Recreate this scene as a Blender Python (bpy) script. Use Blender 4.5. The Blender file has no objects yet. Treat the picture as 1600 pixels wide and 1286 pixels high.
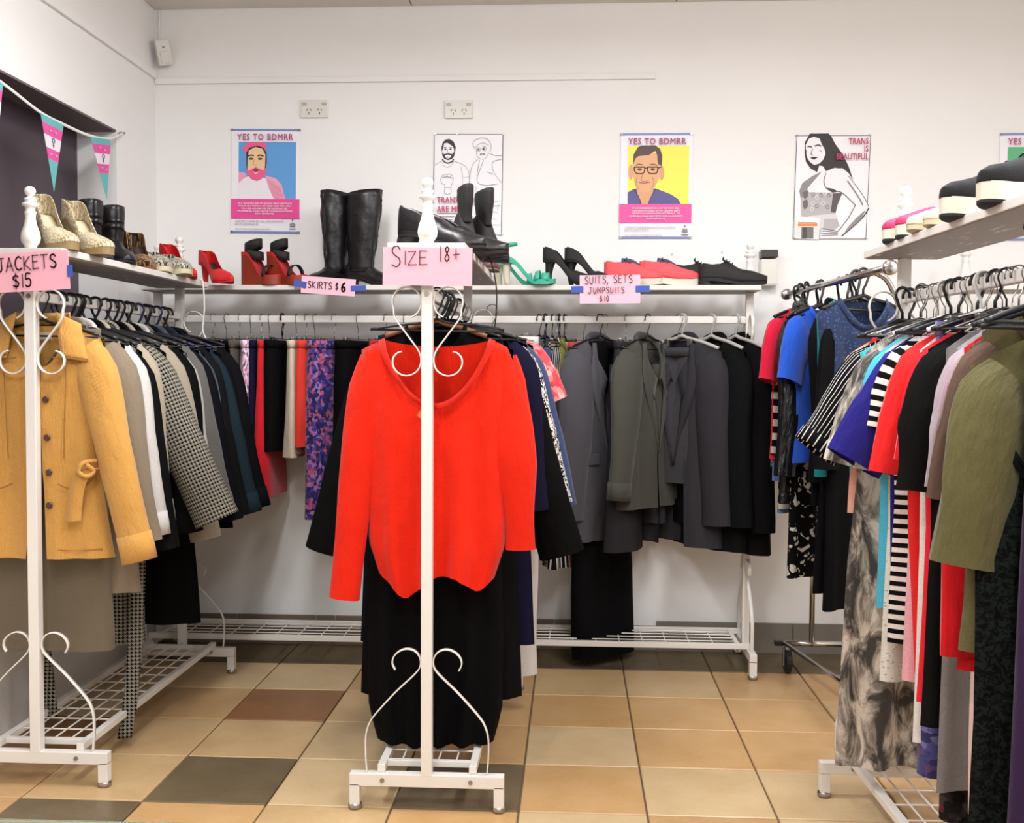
import bpy, bmesh, math, random
from mathutils import Vector, Matrix
sin, cos, pi = math.sin, math.cos, math.pi
scene = bpy.context.scene
COL = scene.collection

# ------------------------------------------------------------------ camera
EYE = 1.25
FPX, YAW, PITCH, ROLL = 1669.37, 0.0562177, -0.0402072, 0.0045155
_r = Vector((cos(YAW), sin(YAW), 0)); _f = Vector((-sin(YAW)*cos(PITCH), cos(YAW)*cos(PITCH), sin(PITCH)))
_u = _r.cross(_f)
CR = cos(ROLL)*_r + sin(ROLL)*_u; CU = -sin(ROLL)*_r + cos(ROLL)*_u; CF = _f
cam_d = bpy.data.cameras.new('camera'); cam = bpy.data.objects.new('camera', cam_d); COL.objects.link(cam)
cam_d.sensor_fit = 'HORIZONTAL'; cam_d.sensor_width = 36; cam_d.lens = FPX*36/1600; cam_d.clip_start = 0.05
cam.matrix_world = Matrix(((CR.x, CU.x, -CF.x, 0), (CR.y, CU.y, -CF.y, 0), (CR.z, CU.z, -CF.z, EYE), (0, 0, 0, 1)))
scene.camera = cam
def at(px, py, Y=None, Z=None, X=None):
    """point of the room seen at a photo pixel, at a known depth, height or side"""
    d = (px-800)/FPX*CR - (py-643)/FPX*CU + CF
    s = Y/d.y if Y is not None else ((Z-EYE)/d.z if Z is not None else X/d.x)
    return Vector((0, 0, EYE)) + d*s

# ------------------------------------------------------------------ world, lights, exposure
w = bpy.data.worlds.new('world'); scene.world = w; w.use_nodes = True
w.node_tree.nodes['Background'].inputs[0].default_value = (0.75, 0.78, 0.85, 1)
w.node_tree.nodes['Background'].inputs[1].default_value = 0.15
scene.view_settings.view_transform = 'Standard'; scene.view_settings.look = 'None'
scene.view_settings.exposure = 0.0; scene.view_settings.gamma = 1.0
scene.view_settings.use_curve_mapping = False
CEIL = 2.846; BACK = 4.74; LEFT = -1.872; RIGHT = 2.75; REAR = -2.6
LAMPS = [(-0.75, 2.75), (0.75, 2.75), (-0.75, 0.9), (0.75, 0.9), (2.05, 2.0), (0.2, -1.1)]
LAMP_POWER = 38.5; LAMP_COL = (0.94, 0.965, 1.0)
for (lx, ly) in LAMPS:
    ld = bpy.data.lights.new('batten_light', 'AREA'); lo = bpy.data.objects.new('batten_light', ld); COL.objects.link(lo)
    ld.shape = 'RECTANGLE'; ld.size = 0.2; ld.size_y = 1.15; ld.energy = LAMP_POWER*0.8; ld.color = LAMP_COL
    lo.location = (lx, ly, CEIL-0.125)
    for dy in (-0.35, 0.35):                # unseen point lights added under each tube to brighten the upper walls
        ld = bpy.data.lights.new('wall_fill_light', 'POINT'); lo = bpy.data.objects.new('wall_fill_light', ld); COL.objects.link(lo)
        ld.energy = LAMP_POWER*0.12; ld.shadow_soft_size = 0.09; ld.color = LAMP_COL; lo.location = (lx, ly+dy, CEIL-0.24)

# ------------------------------------------------------------------ helpers
def lin(c):
    c = c/255.0
    return c/12.92 if c <= 0.04045 else ((c+0.055)/1.055)**2.4
def rgb(c):
    if isinstance(c, str):
        c = c.lstrip('#'); c = [int(c[i:i+2], 16) for i in (0, 2, 4)]
    return (lin(c[0]), lin(c[1]), lin(c[2]), 1.0)
class NT:
    def __init__(s, name):
        s.m = bpy.data.materials.new(name); s.m.use_nodes = True; s.t = s.m.node_tree; s.n = s.t.nodes; s.l = s.t.links
        s.b = s.n['Principled BSDF']
    def new(s, typ, **k):
        nd = s.n.new(typ)
        for a, v in k.items():
            if a.startswith('i_'):
                key = a[2:]; key = int(key) if key.isdigit() else key.replace('_', ' ')
                if hasattr(v, 'is_linked') or isinstance(v, bpy.types.NodeSocket): s.l.new(v, nd.inputs[key])
                else: nd.inputs[key].default_value = v
            else: setattr(nd, a, v)
        return nd
    def math(s, op, a, b=None):
        nd = s.n.new('ShaderNodeMath'); nd.operation = op
        for i, v in enumerate((a, b)):
            if v is None: continue
            if isinstance(v, (int, float)): nd.inputs[i].default_value = v
            else: s.l.new(v, nd.inputs[i])
        return nd.outputs[0]
    def mix(s, f, a, b):
        nd = s.n.new('ShaderNodeMix'); nd.data_type = 'RGBA'
        for sock, v in ((nd.inputs[0], f), (nd.inputs[6], a), (nd.inputs[7], b)):
            if isinstance(v, bpy.types.NodeSocket): s.l.new(v, sock)
            else: sock.default_value = v
        return nd.outputs[2]
    def ramp(s, fac, stops, const=False):
        nd = s.n.new('ShaderNodeValToRGB'); cr = nd.color_ramp
        if const: cr.interpolation = 'CONSTANT'
        while len(cr.elements) < len(stops): cr.elements.new(0.5)
        for e, (p, c) in zip(cr.elements, stops): e.position = p; e.color = c
        s.l.new(fac, nd.inputs[0]); return nd.outputs[0]
_mats = {}
def plain(name, c, rough=0.5, metal=0.0, var=0.0, scale=8.0, bump=0.0, bscale=60.0, spec=0.5, emit=None):
    key = ('plain', name)
    if key in _mats: return _mats[key]
    t = NT(name); b = t.b; c = rgb(c); b.inputs['Roughness'].default_value = rough; b.inputs['Metallic'].default_value = metal
    b.inputs['Specular IOR Level'].default_value = spec
    b.inputs['Base Color'].default_value = c
    if var or bump: tc = t.new('ShaderNodeTexCoord')
    if var:
        nz = t.new('ShaderNodeTexNoise', i_Scale=scale, i_Detail=5.0); t.l.new(tc.outputs['Object'], nz.inputs['Vector'])
        k = t.math('MULTIPLY_ADD', nz.outputs[0], 2*var); k.node.inputs[2].default_value = 1-var
        mm = t.new('ShaderNodeVectorMath', operation='SCALE'); mm.inputs[0].default_value = c[:3]; t.l.new(k, mm.inputs['Scale'])
        t.l.new(mm.outputs[0], b.inputs['Base Color'])
    if bump:
        nz = t.new('ShaderNodeTexNoise', i_Scale=bscale, i_Detail=4.0); t.l.new(tc.outputs['Object'], nz.inputs['Vector'])
        bp = t.new('ShaderNodeBump', i_Strength=bump, i_Distance=0.01); t.l.new(nz.outputs[0], bp.inputs['Height']); t.l.new(bp.outputs[0], b.inputs['Normal'])
    if emit:
        b.inputs['Emission Color'].default_value = c; b.inputs['Emission Strength'].default_value = emit
    _mats[key] = t.m; return t.m

def fabric(name, c, pat=None, c2='#ffffff', s=0.02, duty=0.5, c3=None, rough=0.85, wrinkle=0.35, weave=900, sheen=0.15, cs=None, knit=False, spec=0.2, rib=0):
    """cloth: colour, optional pattern in cloth metres (uv), fine weave and small creases"""
    key = ('fab', name)
    if key in _mats: return _mats[key]
    t = NT(name); b = t.b; A = rgb(c); B = rgb(c2)
    if max(A[:3]) < 0.035 and rough > 0.5: sheen = 0.0; spec = 0.1
    if max(A[:3]) < 0.014: A = tuple(0.45*x for x in A[:3])+(1.0,)
    b.inputs['Roughness'].default_value = rough; b.inputs['Specular IOR Level'].default_value = spec
    b.inputs['Sheen Weight'].default_value = sheen; b.inputs['Sheen Roughness'].default_value = 0.5
    uv = t.new('ShaderNodeUVMap').outputs[0]
    sep = t.new('ShaderNodeSeparateXYZ', i_0=uv); U, V = sep.outputs[0], sep.outputs[1]
    col = None
    frac = lambda x, per: t.math('FRACT', t.math('DIVIDE', x, per))
    if pat == 'h': col = t.mix(t.math('LESS_THAN', frac(V, s), duty), A, B)
    elif pat == 'v': col = t.mix(t.math('LESS_THAN', frac(U, s), duty), A, B)
    elif pat == 'hound':
        a = t.math('LESS_THAN', frac(U, s), 0.5); bb = t.math('LESS_THAN', frac(V, s), 0.5)
        d = t.math('LESS_THAN', frac(t.math('ADD', U, V), s*0.5), 0.5)
        both = t.math('MULTIPLY', a, bb); ex = t.math('ABSOLUTE', t.math('SUBTRACT', a, bb))
        col = t.mix(t.math('ADD', both, t.math('MULTIPLY', ex, d)), A, B)
    elif pat == 'check':
        a = t.math('LESS_THAN', frac(U, s), duty); bb = t.math('LESS_THAN', frac(V, s), duty)
        col = t.mix(t.math('MULTIPLY', t.math('ADD', a, bb), 0.5), A, B)
    elif pat == 'dots':
        vo = t.new('ShaderNodeTexVoronoi', i_Scale=1/s, i_Randomness=0.7); t.l.new(uv, vo.inputs['Vector'])
        col = t.mix(t.math('LESS_THAN', vo.outputs['Distance'], duty), A, B)
    elif pat == 'floral':
        nz = t.new('ShaderNodeTexNoise', i_Scale=1.3/s, i_Detail=2.0); t.l.new(uv, nz.inputs['Vector'])
        vv = t.new('ShaderNodeVectorMath', operation='MULTIPLY_ADD'); t.l.new(nz.outputs['Color'], vv.inputs[0]); vv.inputs[1].default_value = (s*1.1,)*3; t.l.new(uv, vv.inputs[2])
        vo = t.new('ShaderNodeTexVoronoi', i_Scale=1/s); t.l.new(vv.outputs[0], vo.inputs['Vector'])
        sp = t.new('ShaderNodeSeparateXYZ', i_0=vo.outputs['Color'])
        cols = [A, B] + [rgb(x) for x in (cs or [])]
        col = t.ramp(sp.outputs[0], [(i/len(cols), k) for i, k in enumerate(cols)], True)
    elif pat == 'splotch':
        nz = t.new('ShaderNodeTexNoise', i_Scale=1/s, i_Detail=1.5, i_Distortion=1.2); t.l.new(uv, nz.inputs['Vector'])
        col = t.mix(t.math('LESS_THAN', nz.outputs[0], duty), A, B)
    elif pat == 'snake':
        mp = t.new('ShaderNodeMapping'); mp.inputs['Scale'].default_value = (1/s, 0.35/s, 1); t.l.new(uv, mp.inputs['Vector'])
        nz = t.new('ShaderNodeTexNoise', i_Scale=1.0, i_Detail=5.0, i_Roughness=0.65, i_Distortion=0.8); t.l.new(mp.outputs[0], nz.inputs['Vector'])
        col = t.ramp(nz.outputs[0], [(0.0, A), (0.42, A), (0.5, rgb(c3 or c2)), (0.6, B), (1, B)])
    else:
        rgbn = t.new('ShaderNodeRGB'); rgbn.outputs[0].default_value = A; col = rgbn.outputs[0]
    # yarn-level colour variation
    nz = t.new('ShaderNodeTexNoise', i_Scale=260.0, i_Detail=3.0); t.l.new(uv, nz.inputs['Vector'])
    k = t.math('MULTIPLY_ADD', nz.outputs[0], 0.5); k.node.inputs[2].default_value = 0.75
    mm = t.new('ShaderNodeVectorMath', operation='SCALE', i_0=col); t.l.new(k, mm.inputs['Scale'])
    t.l.new(mm.outputs[0], b.inputs['Base Color'])
    # relief: creases, then weave or ribs
    mp = t.new('ShaderNodeMapping'); mp.inputs['Scale'].default_value = (14, 7, 1); t.l.new(uv, mp.inputs['Vector'])
    n1 = t.new('ShaderNodeTexNoise', i_Scale=1.0, i_Detail=4.0, i_Roughness=0.55); t.l.new(mp.outputs[0], n1.inputs['Vector'])
    bp = t.new('ShaderNodeBump', i_Strength=wrinkle, i_Distance=0.03); t.l.new(n1.outputs[0], bp.inputs['Height'])
    wv = t.math('SINE', t.math('MULTIPLY', U, rib if rib else (3600.0 if not knit else 1500.0)))
    if knit: wv = t.math('MULTIPLY', wv, t.math('SINE', t.math('MULTIPLY', V, 1100.0)))
    b2 = t.new('ShaderNodeBump', i_Strength=0.3 if rib or knit else 0.08, i_Distance=0.0012); t.l.new(wv, b2.inputs['Height']); t.l.new(bp.outputs[0], b2.inputs['Normal'])
    t.l.new(b2.outputs[0], b.inputs['Normal'])
    _mats[key] = t.m; return t.m

class MB:
    """collects shapes, builds ONE mesh object"""
    def __init__(s): s.v = []; s.f = []; s.uv = []; s.mi = []
    def add(s, vs, fs, uvs=None, mi=0):
        o = len(s.v); s.v += [tuple(p) for p in vs]; s.uv += (list(uvs) if uvs else [(p[0], p[2]) for p in vs])
        s.f += [tuple(o+i for i in f) for f in fs]; s.mi += [mi]*len(fs); return s
    def box(s, c, d, mi=0, rot=None):
        hx, hy, hz = d[0]/2, d[1]/2, d[2]/2
        vs = [Vector((x, y, z)) for x in (-hx, hx) for y in (-hy, hy) for z in (-hz, hz)]
        if rot is not None: vs = [rot @ v for v in vs]
        vs = [v+Vector(c) for v in vs]
        return s.add(vs, [(0, 1, 3, 2), (4, 6, 7, 5), (0, 4, 5, 1), (2, 3, 7, 6), (0, 2, 6, 4), (1, 5, 7, 3)], mi=mi)
    def grid(s, P, uvs=None, mi=0, closed=False):
        """P[j][i] rows of points; closed joins the last column to the first"""
        nj, ni = len(P), len(P[0]); vs = [p for row in P for p in row]
        us = [q for row in uvs for q in row] if uvs else None
        fs = []
        for j in range(nj-1):
            for i in range(ni if closed else ni-1):
                i2 = (i+1) % ni; fs.append((j*ni+i, j*ni+i2, (j+1)*ni+i2, (j+1)*ni+i))
        return s.add(vs, fs, us, mi)
    def tube(s, path, r, n=6, mi=0, caps=True, flat=None):
        path = [Vector(p) for p in path]; m = len(path); rings = []
        t0 = (path[1]-path[0]).normalized(); ref = Vector((0, 0, 1)) if abs(t0.z) < 0.9 else Vector((0, 1, 0))
        nrm = t0.cross(ref).normalized()
        for k in range(m):
            t = (path[min(k+1, m-1)]-path[max(k-1, 0)]).normalized()
            nrm = (nrm-t*nrm.dot(t)).normalized(); bi = t.cross(nrm)
            rr = r[k] if isinstance(r, (list, tuple)) else r
            rings.append([path[k]+(nrm*cos(2*pi*i/n)+bi*sin(2*pi*i/n)*(flat or 1))*rr for i in range(n)])
        o = len(s.v); s.grid(rings, closed=True, mi=mi)
        if caps:
            s.f += [tuple(o+i for i in range(n)), tuple(o+(m-1)*n+i for i in reversed(range(n)))]; s.mi += [mi, mi]
        return s
    def bar(s, a, b, r, n=8, mi=0): return s.tube([a, b], r, n, mi)
    def ribbon(s, path, wvec, width, thick, mi=0):
        """flat bar swept along path; wvec is its broad direction"""
        path = [Vector(p) for p in path]; m = len(path); wv = Vector(wvec).normalized(); rings = []
        for k in range(m):
            t = (path[min(k+1, m-1)]-path[max(k-1, 0)]).normalized(); n = t.cross(wv).normalized()
            a, b = wv*width/2, n*thick/2
            rings.append([path[k]+a+b, path[k]-a+b, path[k]-a-b, path[k]+a-b])
        o = len(s.v); s.grid(rings, closed=True, mi=mi); s.f += [(o, o+1, o+2, o+3), tuple(o+(m-1)*4+i for i in (3, 2, 1, 0))]; s.mi += [mi, mi]
        return s
    def lathe(s, prof, c=(0, 0, 0), n=16, mi=0):
        c = Vector(c); return s.grid([[c+Vector((r*cos(2*pi*i/n), r*sin(2*pi*i/n), z)) for i in range(n)] for r, z in prof], closed=True, mi=mi)
    def poly(s, pts, mi=0): return s.add(pts, [tuple(range(len(pts)))], mi=mi)
    def build(s, name, mat, parent=None, smooth=False, bevel=0, weld=0, solid=0, sub=0, loc=None):
        me = bpy.data.meshes.new(name); me.from_pydata(s.v, [], s.f)
        for m in (mat if isinstance(mat, (list, tuple)) else [mat]): me.materials.append(m)
        uvl = me.uv_layers.new(name='UVMap'); uvs = s.uv
        flat = [0.0]*(2*len(me.loops)); vi = [0]*len(me.loops); me.loops.foreach_get('vertex_index', vi)
        for k, i in enumerate(vi): flat[2*k], flat[2*k+1] = uvs[i][0], uvs[i][1]
        uvl.data.foreach_set('uv', flat)
        me.polygons.foreach_set('material_index', s.mi); me.polygons.foreach_set('use_smooth', [smooth]*len(me.polygons))
        bm = bmesh.new(); bm.from_mesh(me)
        if weld: bmesh.ops.remove_doubles(bm, verts=bm.verts, dist=weld)
        bmesh.ops.recalc_face_normals(bm, faces=bm.faces); bm.to_mesh(me); bm.free(); me.update()
        o = bpy.data.objects.new(name, me); COL.objects.link(o)
        if parent is not None: o.parent = parent
        if loc is not None: o.location = loc
        if bevel:
            md = o.modifiers.new('bevel', 'BEVEL'); md.width = bevel; md.segments = 2; md.limit_method = 'ANGLE'
        if sub:
            md = o.modifiers.new('subdivision', 'SUBSURF'); md.levels = sub; md.render_levels = sub
        if solid:
            md = o.modifiers.new('solidify', 'SOLIDIFY'); md.thickness = solid; md.offset = 0
        return o
def empty(name, loc=(0, 0, 0), rz=0, rot=None):
    o = bpy.data.objects.new(name, None); COL.objects.link(o); o.location = loc; o.rotation_euler = rot or (0, 0, rz); o.empty_display_size = 0.05
    return o
def tag(o, label, cat, group=None):
    o['label'] = label; o['category'] = cat
    if group: o['group'] = group
    return o
def struct(o, label=None): 
    o['kind'] = 'structure'
    if label: o['label'] = label
    return o
def interp(tab, x):
    if x <= tab[0][0]: return tab[0][1]
    for (a, p), (b, q) in zip(tab, tab[1:]):
        if x <= b:
            k = (x-a)/(b-a); return p+(q-p)*k
    return tab[-1][1]
def sm(x): x = max(0.0, min(1.0, x)); return x*x*(3-2*x)
def spline(pts, n=8):
    """Catmull-Rom through points"""
    pts = [Vector(p) for p in pts]; out = []
    for i in range(len(pts)-1):
        p0, p1, p2, p3 = pts[max(i-1, 0)], pts[i], pts[i+1], pts[min(i+2, len(pts)-1)]
        for k in range(n):
            t = k/n; out.append(0.5*((2*p1)+(p2-p0)*t+(2*p0-5*p1+4*p2-p3)*t*t+(3*p1-p0-3*p2+p3)*t**3))
    out.append(pts[-1]); return out
# ------------------------------------------------------------------ room shell
M_WALL = plain('white_wall_paint', '#f1efed', 0.75, var=0.03, scale=2.5, bump=0.12, bscale=14)
M_CEIL = plain('ceiling_panel', '#ded6cd', 0.9, var=0.04, scale=3, bump=0.2, bscale=90)
M_GAP = plain('ceiling_gap', '#6e665f', 0.9)
M_WHITE = plain('white_enamel', '#e6e1da', 0.35, var=0.02)
M_PLASTIC = plain('cream_plastic', '#e0dcd4', 0.4)
M_CHROME = plain('chrome', '#c9c7c4', 0.18, metal=1.0)
M_STEEL = plain('dull_steel', '#a9a49c', 0.38, metal=1.0)
M_BLACK = plain('black_plastic', '#141314', 0.42)
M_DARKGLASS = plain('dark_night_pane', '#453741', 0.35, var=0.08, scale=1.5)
M_SOFFIT = plain('dark_soffit_paint', '#6b5f5f', 0.8, var=0.05)
M_GROUT = plain('grout', '#6f5a42', 0.9, var=0.15, scale=30)

struct(MB().box((0.45, (BACK+REAR)/2, -0.03), (4.9, BACK-REAR+0.3, 0.044)).build('floor', M_GROUT))
floor = bpy.data.objects['floor']
def tile_mat(name, c, c2):
    t = NT(name); tc = t.new('ShaderNodeTexCoord'); oi = t.new('ShaderNodeObjectInfo')
    v = t.new('ShaderNodeVectorMath', operation='ADD'); t.l.new(tc.outputs['Object'], v.inputs[0])
    rn = t.new('ShaderNodeCombineXYZ', i_0=t.math('MULTIPLY', oi.outputs['Random'], 40.0)); t.l.new(rn.outputs[0], v.inputs[1])
    nz = t.new('ShaderNodeTexNoise', i_Scale=5.0, i_Detail=6.0, i_Roughness=0.62); t.l.new(v.outputs[0], nz.inputs['Vector'])
    nf = t.new('ShaderNodeTexNoise', i_Scale=70.0, i_Detail=3.0); t.l.new(v.outputs[0], nf.inputs['Vector'])
    f = t.math('ADD', t.math('MULTIPLY', nz.outputs[0], 0.8), t.math('MULTIPLY', nf.outputs[0], 0.2))
    t.l.new(t.ramp(f, [(0.32, rgb(c)), (0.68, rgb(c2))]), t.b.inputs['Base Color'])
    t.b.inputs['Roughness'].default_value = 0.38
    bp = t.new('ShaderNodeBump', i_Strength=0.08, i_Distance=0.004); t.l.new(nf.outputs[0], bp.inputs['Height']); t.l.new(bp.outputs[0], t.b.inputs['Normal'])
    return t.m
T_BEIGE = [tile_mat('beige_tile', '#b8966a', '#cdae80'), tile_mat('pale_beige_tile', '#c0a277', '#d2b88e'), tile_mat('ochre_tile', '#b98f5b', '#cba473'), tile_mat('tan_tile', '#b18a5d', '#c8a373')]
T_BROWN = tile_mat('brown_tile', '#7d5330', '#98683f'); T_GREY = tile_mat('slate_grey_tile', '#5b4b36', '#726349')
TS = 0.362; TX0, TY0 = -0.1433, 4.4143
tile_me = {}
def tile_mesh(wd, dp):
    key = (round(wd, 3), round(dp, 3))
    if key not in tile_me:
        g = 0.0028; b = 0.003; hx, hy = wd/2-g, dp/2-g
        vs = [(x*hx, y*hy, -0.009) for x, y in ((-1, -1), (1, -1), (1, 1), (-1, 1))]+[(x*hx, y*hy, -0.0025) for x, y in ((-1, -1), (1, -1), (1, 1), (-1, 1))]+[(x*(hx-b), y*(hy-b), 0) for x, y in ((-1, -1), (1, -1), (1, 1), (-1, 1))]
        fs = [(8, 9, 10, 11)]+[(a, (a+1) % 4, 4+(a+1) % 4, 4+a) for a in range(4)]+[(4+a, 4+(a+1) % 4, 8+(a+1) % 4, 8+a) for a in range(4)]
        me = bpy.data.meshes.new('tile'); me.from_pydata(vs, [], fs); me.materials.append(T_BEIGE[0]); tile_me[key] = me
    return tile_me[key]
rt = random.Random(5)
special = {(-3, 1): T_BROWN, (-3, 3): T_GREY, (-4, 4): T_GREY, (-1, 3): T_GREY, (-5, 2): T_BROWN, (1, 2): T_BEIGE[2], (0, 3): T_BEIGE[2], (0, 2): T_BEIGE[1], (1, 3): T_BEIGE[1], (-2, 2): T_BEIGE[1], (-2, 3): T_BEIGE[1], (-3, 2): T_BEIGE[0], (3, 6): T_GREY, (-1, 6): T_BROWN}
for i in range(-5, 8):
    for j in range(-1, 9):
        x0, x1 = TX0+i*TS, TX0+(i+1)*TS; y1, y0 = TY0-j*TS, TY0-(j+1)*TS
        x0 = max(x0, LEFT); x1 = min(x1, RIGHT); y1 = min(y1, BACK)
        if x1-x0 < 0.02 or y1-y0 < 0.02: continue
        o = bpy.data.objects.new('tile', tile_mesh(x1-x0, y1-y0)); COL.objects.link(o); o.parent = floor
        o.location = ((x0+x1)/2, (y0+y1)/2, 0.0+rt.uniform(-0.0004, 0.0004))
        m = T_GREY if j == -1 else special.get((i, j), rt.choice(T_BEIGE))
        o.material_slots[0].link = 'OBJECT'; o.material_slots[0].material = m

struct(MB().box(((LEFT+RIGHT)/2, BACK+0.06, CEIL/2), (RIGHT-LEFT+0.24, 0.12, CEIL)).build('wall_back', M_WALL))
OY0, OY1, OZ0, OZ1 = 0.6, 4.32, 0.92, 2.219
lw = MB()
lw.box((LEFT-0.1, (REAR+BACK)/2, OZ0/2), (0.2, BACK-REAR, OZ0)).box((LEFT-0.1, (REAR+BACK)/2, (OZ1+CEIL)/2), (0.2, BACK-REAR, CEIL-OZ1))
lw.box((LEFT-0.1, (OY1+BACK)/2, (OZ0+OZ1)/2), (0.2, BACK-OY1, OZ1-OZ0)).box((LEFT-0.1, (REAR+OY0)/2, (OZ0+OZ1)/2), (0.2, OY0-REAR, OZ1-OZ0))
struct(lw.build('wall_left', M_WALL))
win = struct(MB().box((LEFT-0.175, (OY0+OY1)/2, (OZ0+OZ1)/2), (0.02, OY1-OY0, OZ1-OZ0)).build('window_1', M_DARKGLASS))
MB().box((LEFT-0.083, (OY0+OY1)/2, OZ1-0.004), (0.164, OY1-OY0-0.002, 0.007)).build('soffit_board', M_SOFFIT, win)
MB().box((LEFT-0.08, (OY0+OY1)/2, OZ0+0.012), (0.18, OY1-OY0-0.004, 0.022)).build('window_sill', M_WALL, win, bevel=0.003)
struct(MB().box((RIGHT+0.06, (REAR+BACK)/2, CEIL/2), (0.12, BACK-REAR, CEIL)).build('wall_right', M_WALL))
struct(MB().box(((LEFT+RIGHT)/2, REAR-0.06, CEIL/2), (RIGHT-LEFT+0.24, 0.12, CEIL)).build('wall_rear', M_WALL))
ceil = struct(MB().box(((LEFT+RIGHT)/2, (REAR+BACK)/2, CEIL+0.035), (RIGHT-LEFT+0.24, BACK-REAR+0.24, 0.05)).build('ceiling', M_GAP))
pm = None
nx, ny = 4, 12
pw, pd = (RIGHT-LEFT)/nx, (BACK-REAR)/ny
for i in range(nx):
    for j in range(ny):
        if pm is None:
            pm = MB().box((0, 0, 0), (pw-0.006, pd-0.006, 0.014)).build('ceiling_panel', M_CEIL, ceil); o = pm
        else:
            o = pm.copy(); COL.objects.link(o)
        o.location = (LEFT+pw*(i+0.5), REAR+pd*(j+0.5), CEIL+0.004)
for k, (lx, ly) in enumerate(LAMPS):
    lf = empty('ceiling_light', (lx, ly, CEIL))
    MB().box((0, 0, -0.03), (0.2, 1.26, 0.06)).build('housing', M_WHITE, lf, bevel=0.006)
    MB().tube([(0, -0.6, -0.085), (0, 0.6, -0.085)], 0.03, 14).build('diffuser', plain('lit_diffuser', '#fff6ea', 0.5, emit=3.0), lf)
    tag(lf, ['fluorescent ceiling light over the left aisle near the back racks', 'fluorescent ceiling light over the right aisle near the back racks', 'fluorescent ceiling light left of the shop middle', 'fluorescent ceiling light right of the shop middle', 'fluorescent ceiling light above the far right aisle', 'fluorescent ceiling light nearest the shop rear wall'][k], 'ceiling light', 'fluorescent ceiling lights')
# tiled skirting
bb = struct(MB().box(((LEFT+RIGHT)/2, BACK-0.003, 0.055), (RIGHT-LEFT, 0.006, 0.11)).build('baseboard_back', plain('skirting_bed', '#8d857c', 0.9, var=0.1)))
x = LEFT; k = 0; sk_m = [plain('brown_skirting_tile', '#7b6a5b', 0.5, var=0.12, scale=6), plain('grey_skirting_tile', '#7d766c', 0.5, var=0.12, scale=6)]
sk_me = {}
while x < RIGHT-0.05:
    wd = [0.36, 0.36, 0.09, 0.27, 0.36, 0.36, 0.33, 0.12, 0.36, 0.24][k % 10]; wd = min(wd, RIGHT-x)
    if not (0.2 < x < 0.7 and k % 2):
        key = (round(wd, 3), x > -0.4)
        if key not in sk_me:
            o = MB().box((0, 0, 0), (wd-0.004, 0.009, 0.132)).build('skirting_tile', sk_m[int(x > -0.4)], bb); sk_me[key] = o
        else: o = sk_me[key].copy(); COL.objects.link(o)
        o.location = (x+wd/2, BACK-0.0075, 0.066)
    x += wd; k += 1
# cable ducts
def duct(name, a, b, n):
    a, b = Vector(a), Vector(b); d = b-a; L = d.length
    o = MB().box((0, 0, 0), (L, 0.014, 0.03)).box((0, -0.0075, 0.011), (L, 0.003, 0.005)).build(name, M_WALL, bevel=0.002)
    o.location = (a+b)/2; o.rotation_euler = (0, 0, math.atan2(d.y, d.x)); return struct(o)
duct('trim_1', (LEFT+0.002, BACK-0.008, 2.527), (0.352, BACK-0.008, 2.527), 0)
duct('trim_2', (LEFT+0.008, 4.735, 2.549), (LEFT+0.008, 0.5, 2.549), 1)
# sockets
def socket(c, lab):
    e = empty('power_socket', c)
    MB().box((0, -0.006, 0), (0.124, 0.012, 0.078)).build('face_plate', M_PLASTIC, e, bevel=0.003)
    for s in (-1, 1):
        MB().box((s*0.044, -0.014, 0.021), (0.02, 0.006, 0.011)).build('switch', plain('socket_switch', '#b5b0a8', 0.4), e, bevel=0.001)
        for (dx, dz, an) in ((-0.008, 0.003, 0.5), (0.008, 0.003, -0.5), (0, -0.012, 0)):
            MB().box((s*0.024+dx, -0.0123, -0.008+dz), (0.0028, 0.001, 0.011), rot=Matrix.Rotation(an, 3, 'Y')).build('pin_slot', M_BLACK, e)
    tag(e, lab, 'socket', 'double power sockets on the back wall')
socket((-1.15, BACK, 2.397), 'double power socket above the tall black boots')
socket((-0.507, BACK, 2.389), 'double power socket above the line drawing poster of two men')
# alarm sensor with its cable
e = empty('motion_sensor', (-1.815, 4.69, 2.64)); e.rotation_euler = (0.25, -0.22, 0.5)
MB().box((0, 0, 0), (0.062, 0.045, 0.11)).build('case', M_PLASTIC, e, bevel=0.008)
MB().box((0, -0.024, -0.02), (0.04, 0.006, 0.05)).build('lens', plain('sensor_lens', '#d9d5cc', 0.3), e, bevel=0.004)
MB().box((0.0, -0.0235, 0.022), (0.012, 0.003, 0.006)).build('indicator', plain('sensor_led', '#8c857b', 0.4), e)
MB().box((-0.005, 0.022, -0.005), (0.03, 0.03, 0.03)).build('bracket', M_PLASTIC, e)
tag(e, 'small white motion sensor mounted high in the wall corner', 'sensor')
tag(MB().tube(spline([(-1.85, 4.735, 2.84), (-1.848, 4.73, 2.79), (-1.852, 4.735, 2.72), (-1.83, 4.715, 2.685)]), 0.004).build('sensor_cable', M_WALL, smooth=True), 'thin white cable running from the ceiling to the motion sensor', 'cable')
# wall dispenser at the end of the back shelf
e = empty('wall_dispenser', (0.845, BACK, 1.69))
MB().box((0, -0.03, -0.02), (0.075, 0.06, 0.115)).build('case', M_PLASTIC, e, bevel=0.008)
MB().box((0, -0.033, 0.06), (0.072, 0.066, 0.034)).build('dark_window', plain('smoked_plastic', '#3b3634', 0.3), e, bevel=0.004)
tag(e, 'small white wall box with a dark top window past the back shelf', 'dispenser')
for n_, (px, py) in enumerate([(1050, 397), (1128, 394)]):
    p = at(px, py, BACK); tag(MB().tube([p, p+Vector((0, -0.008, 0))], 0.004).build('wall_plug', M_STEEL), ['small screw plug in the wall above the coral sneakers', 'small screw plug in the wall above the black lace-up shoes'][n_], 'screw')

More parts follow.
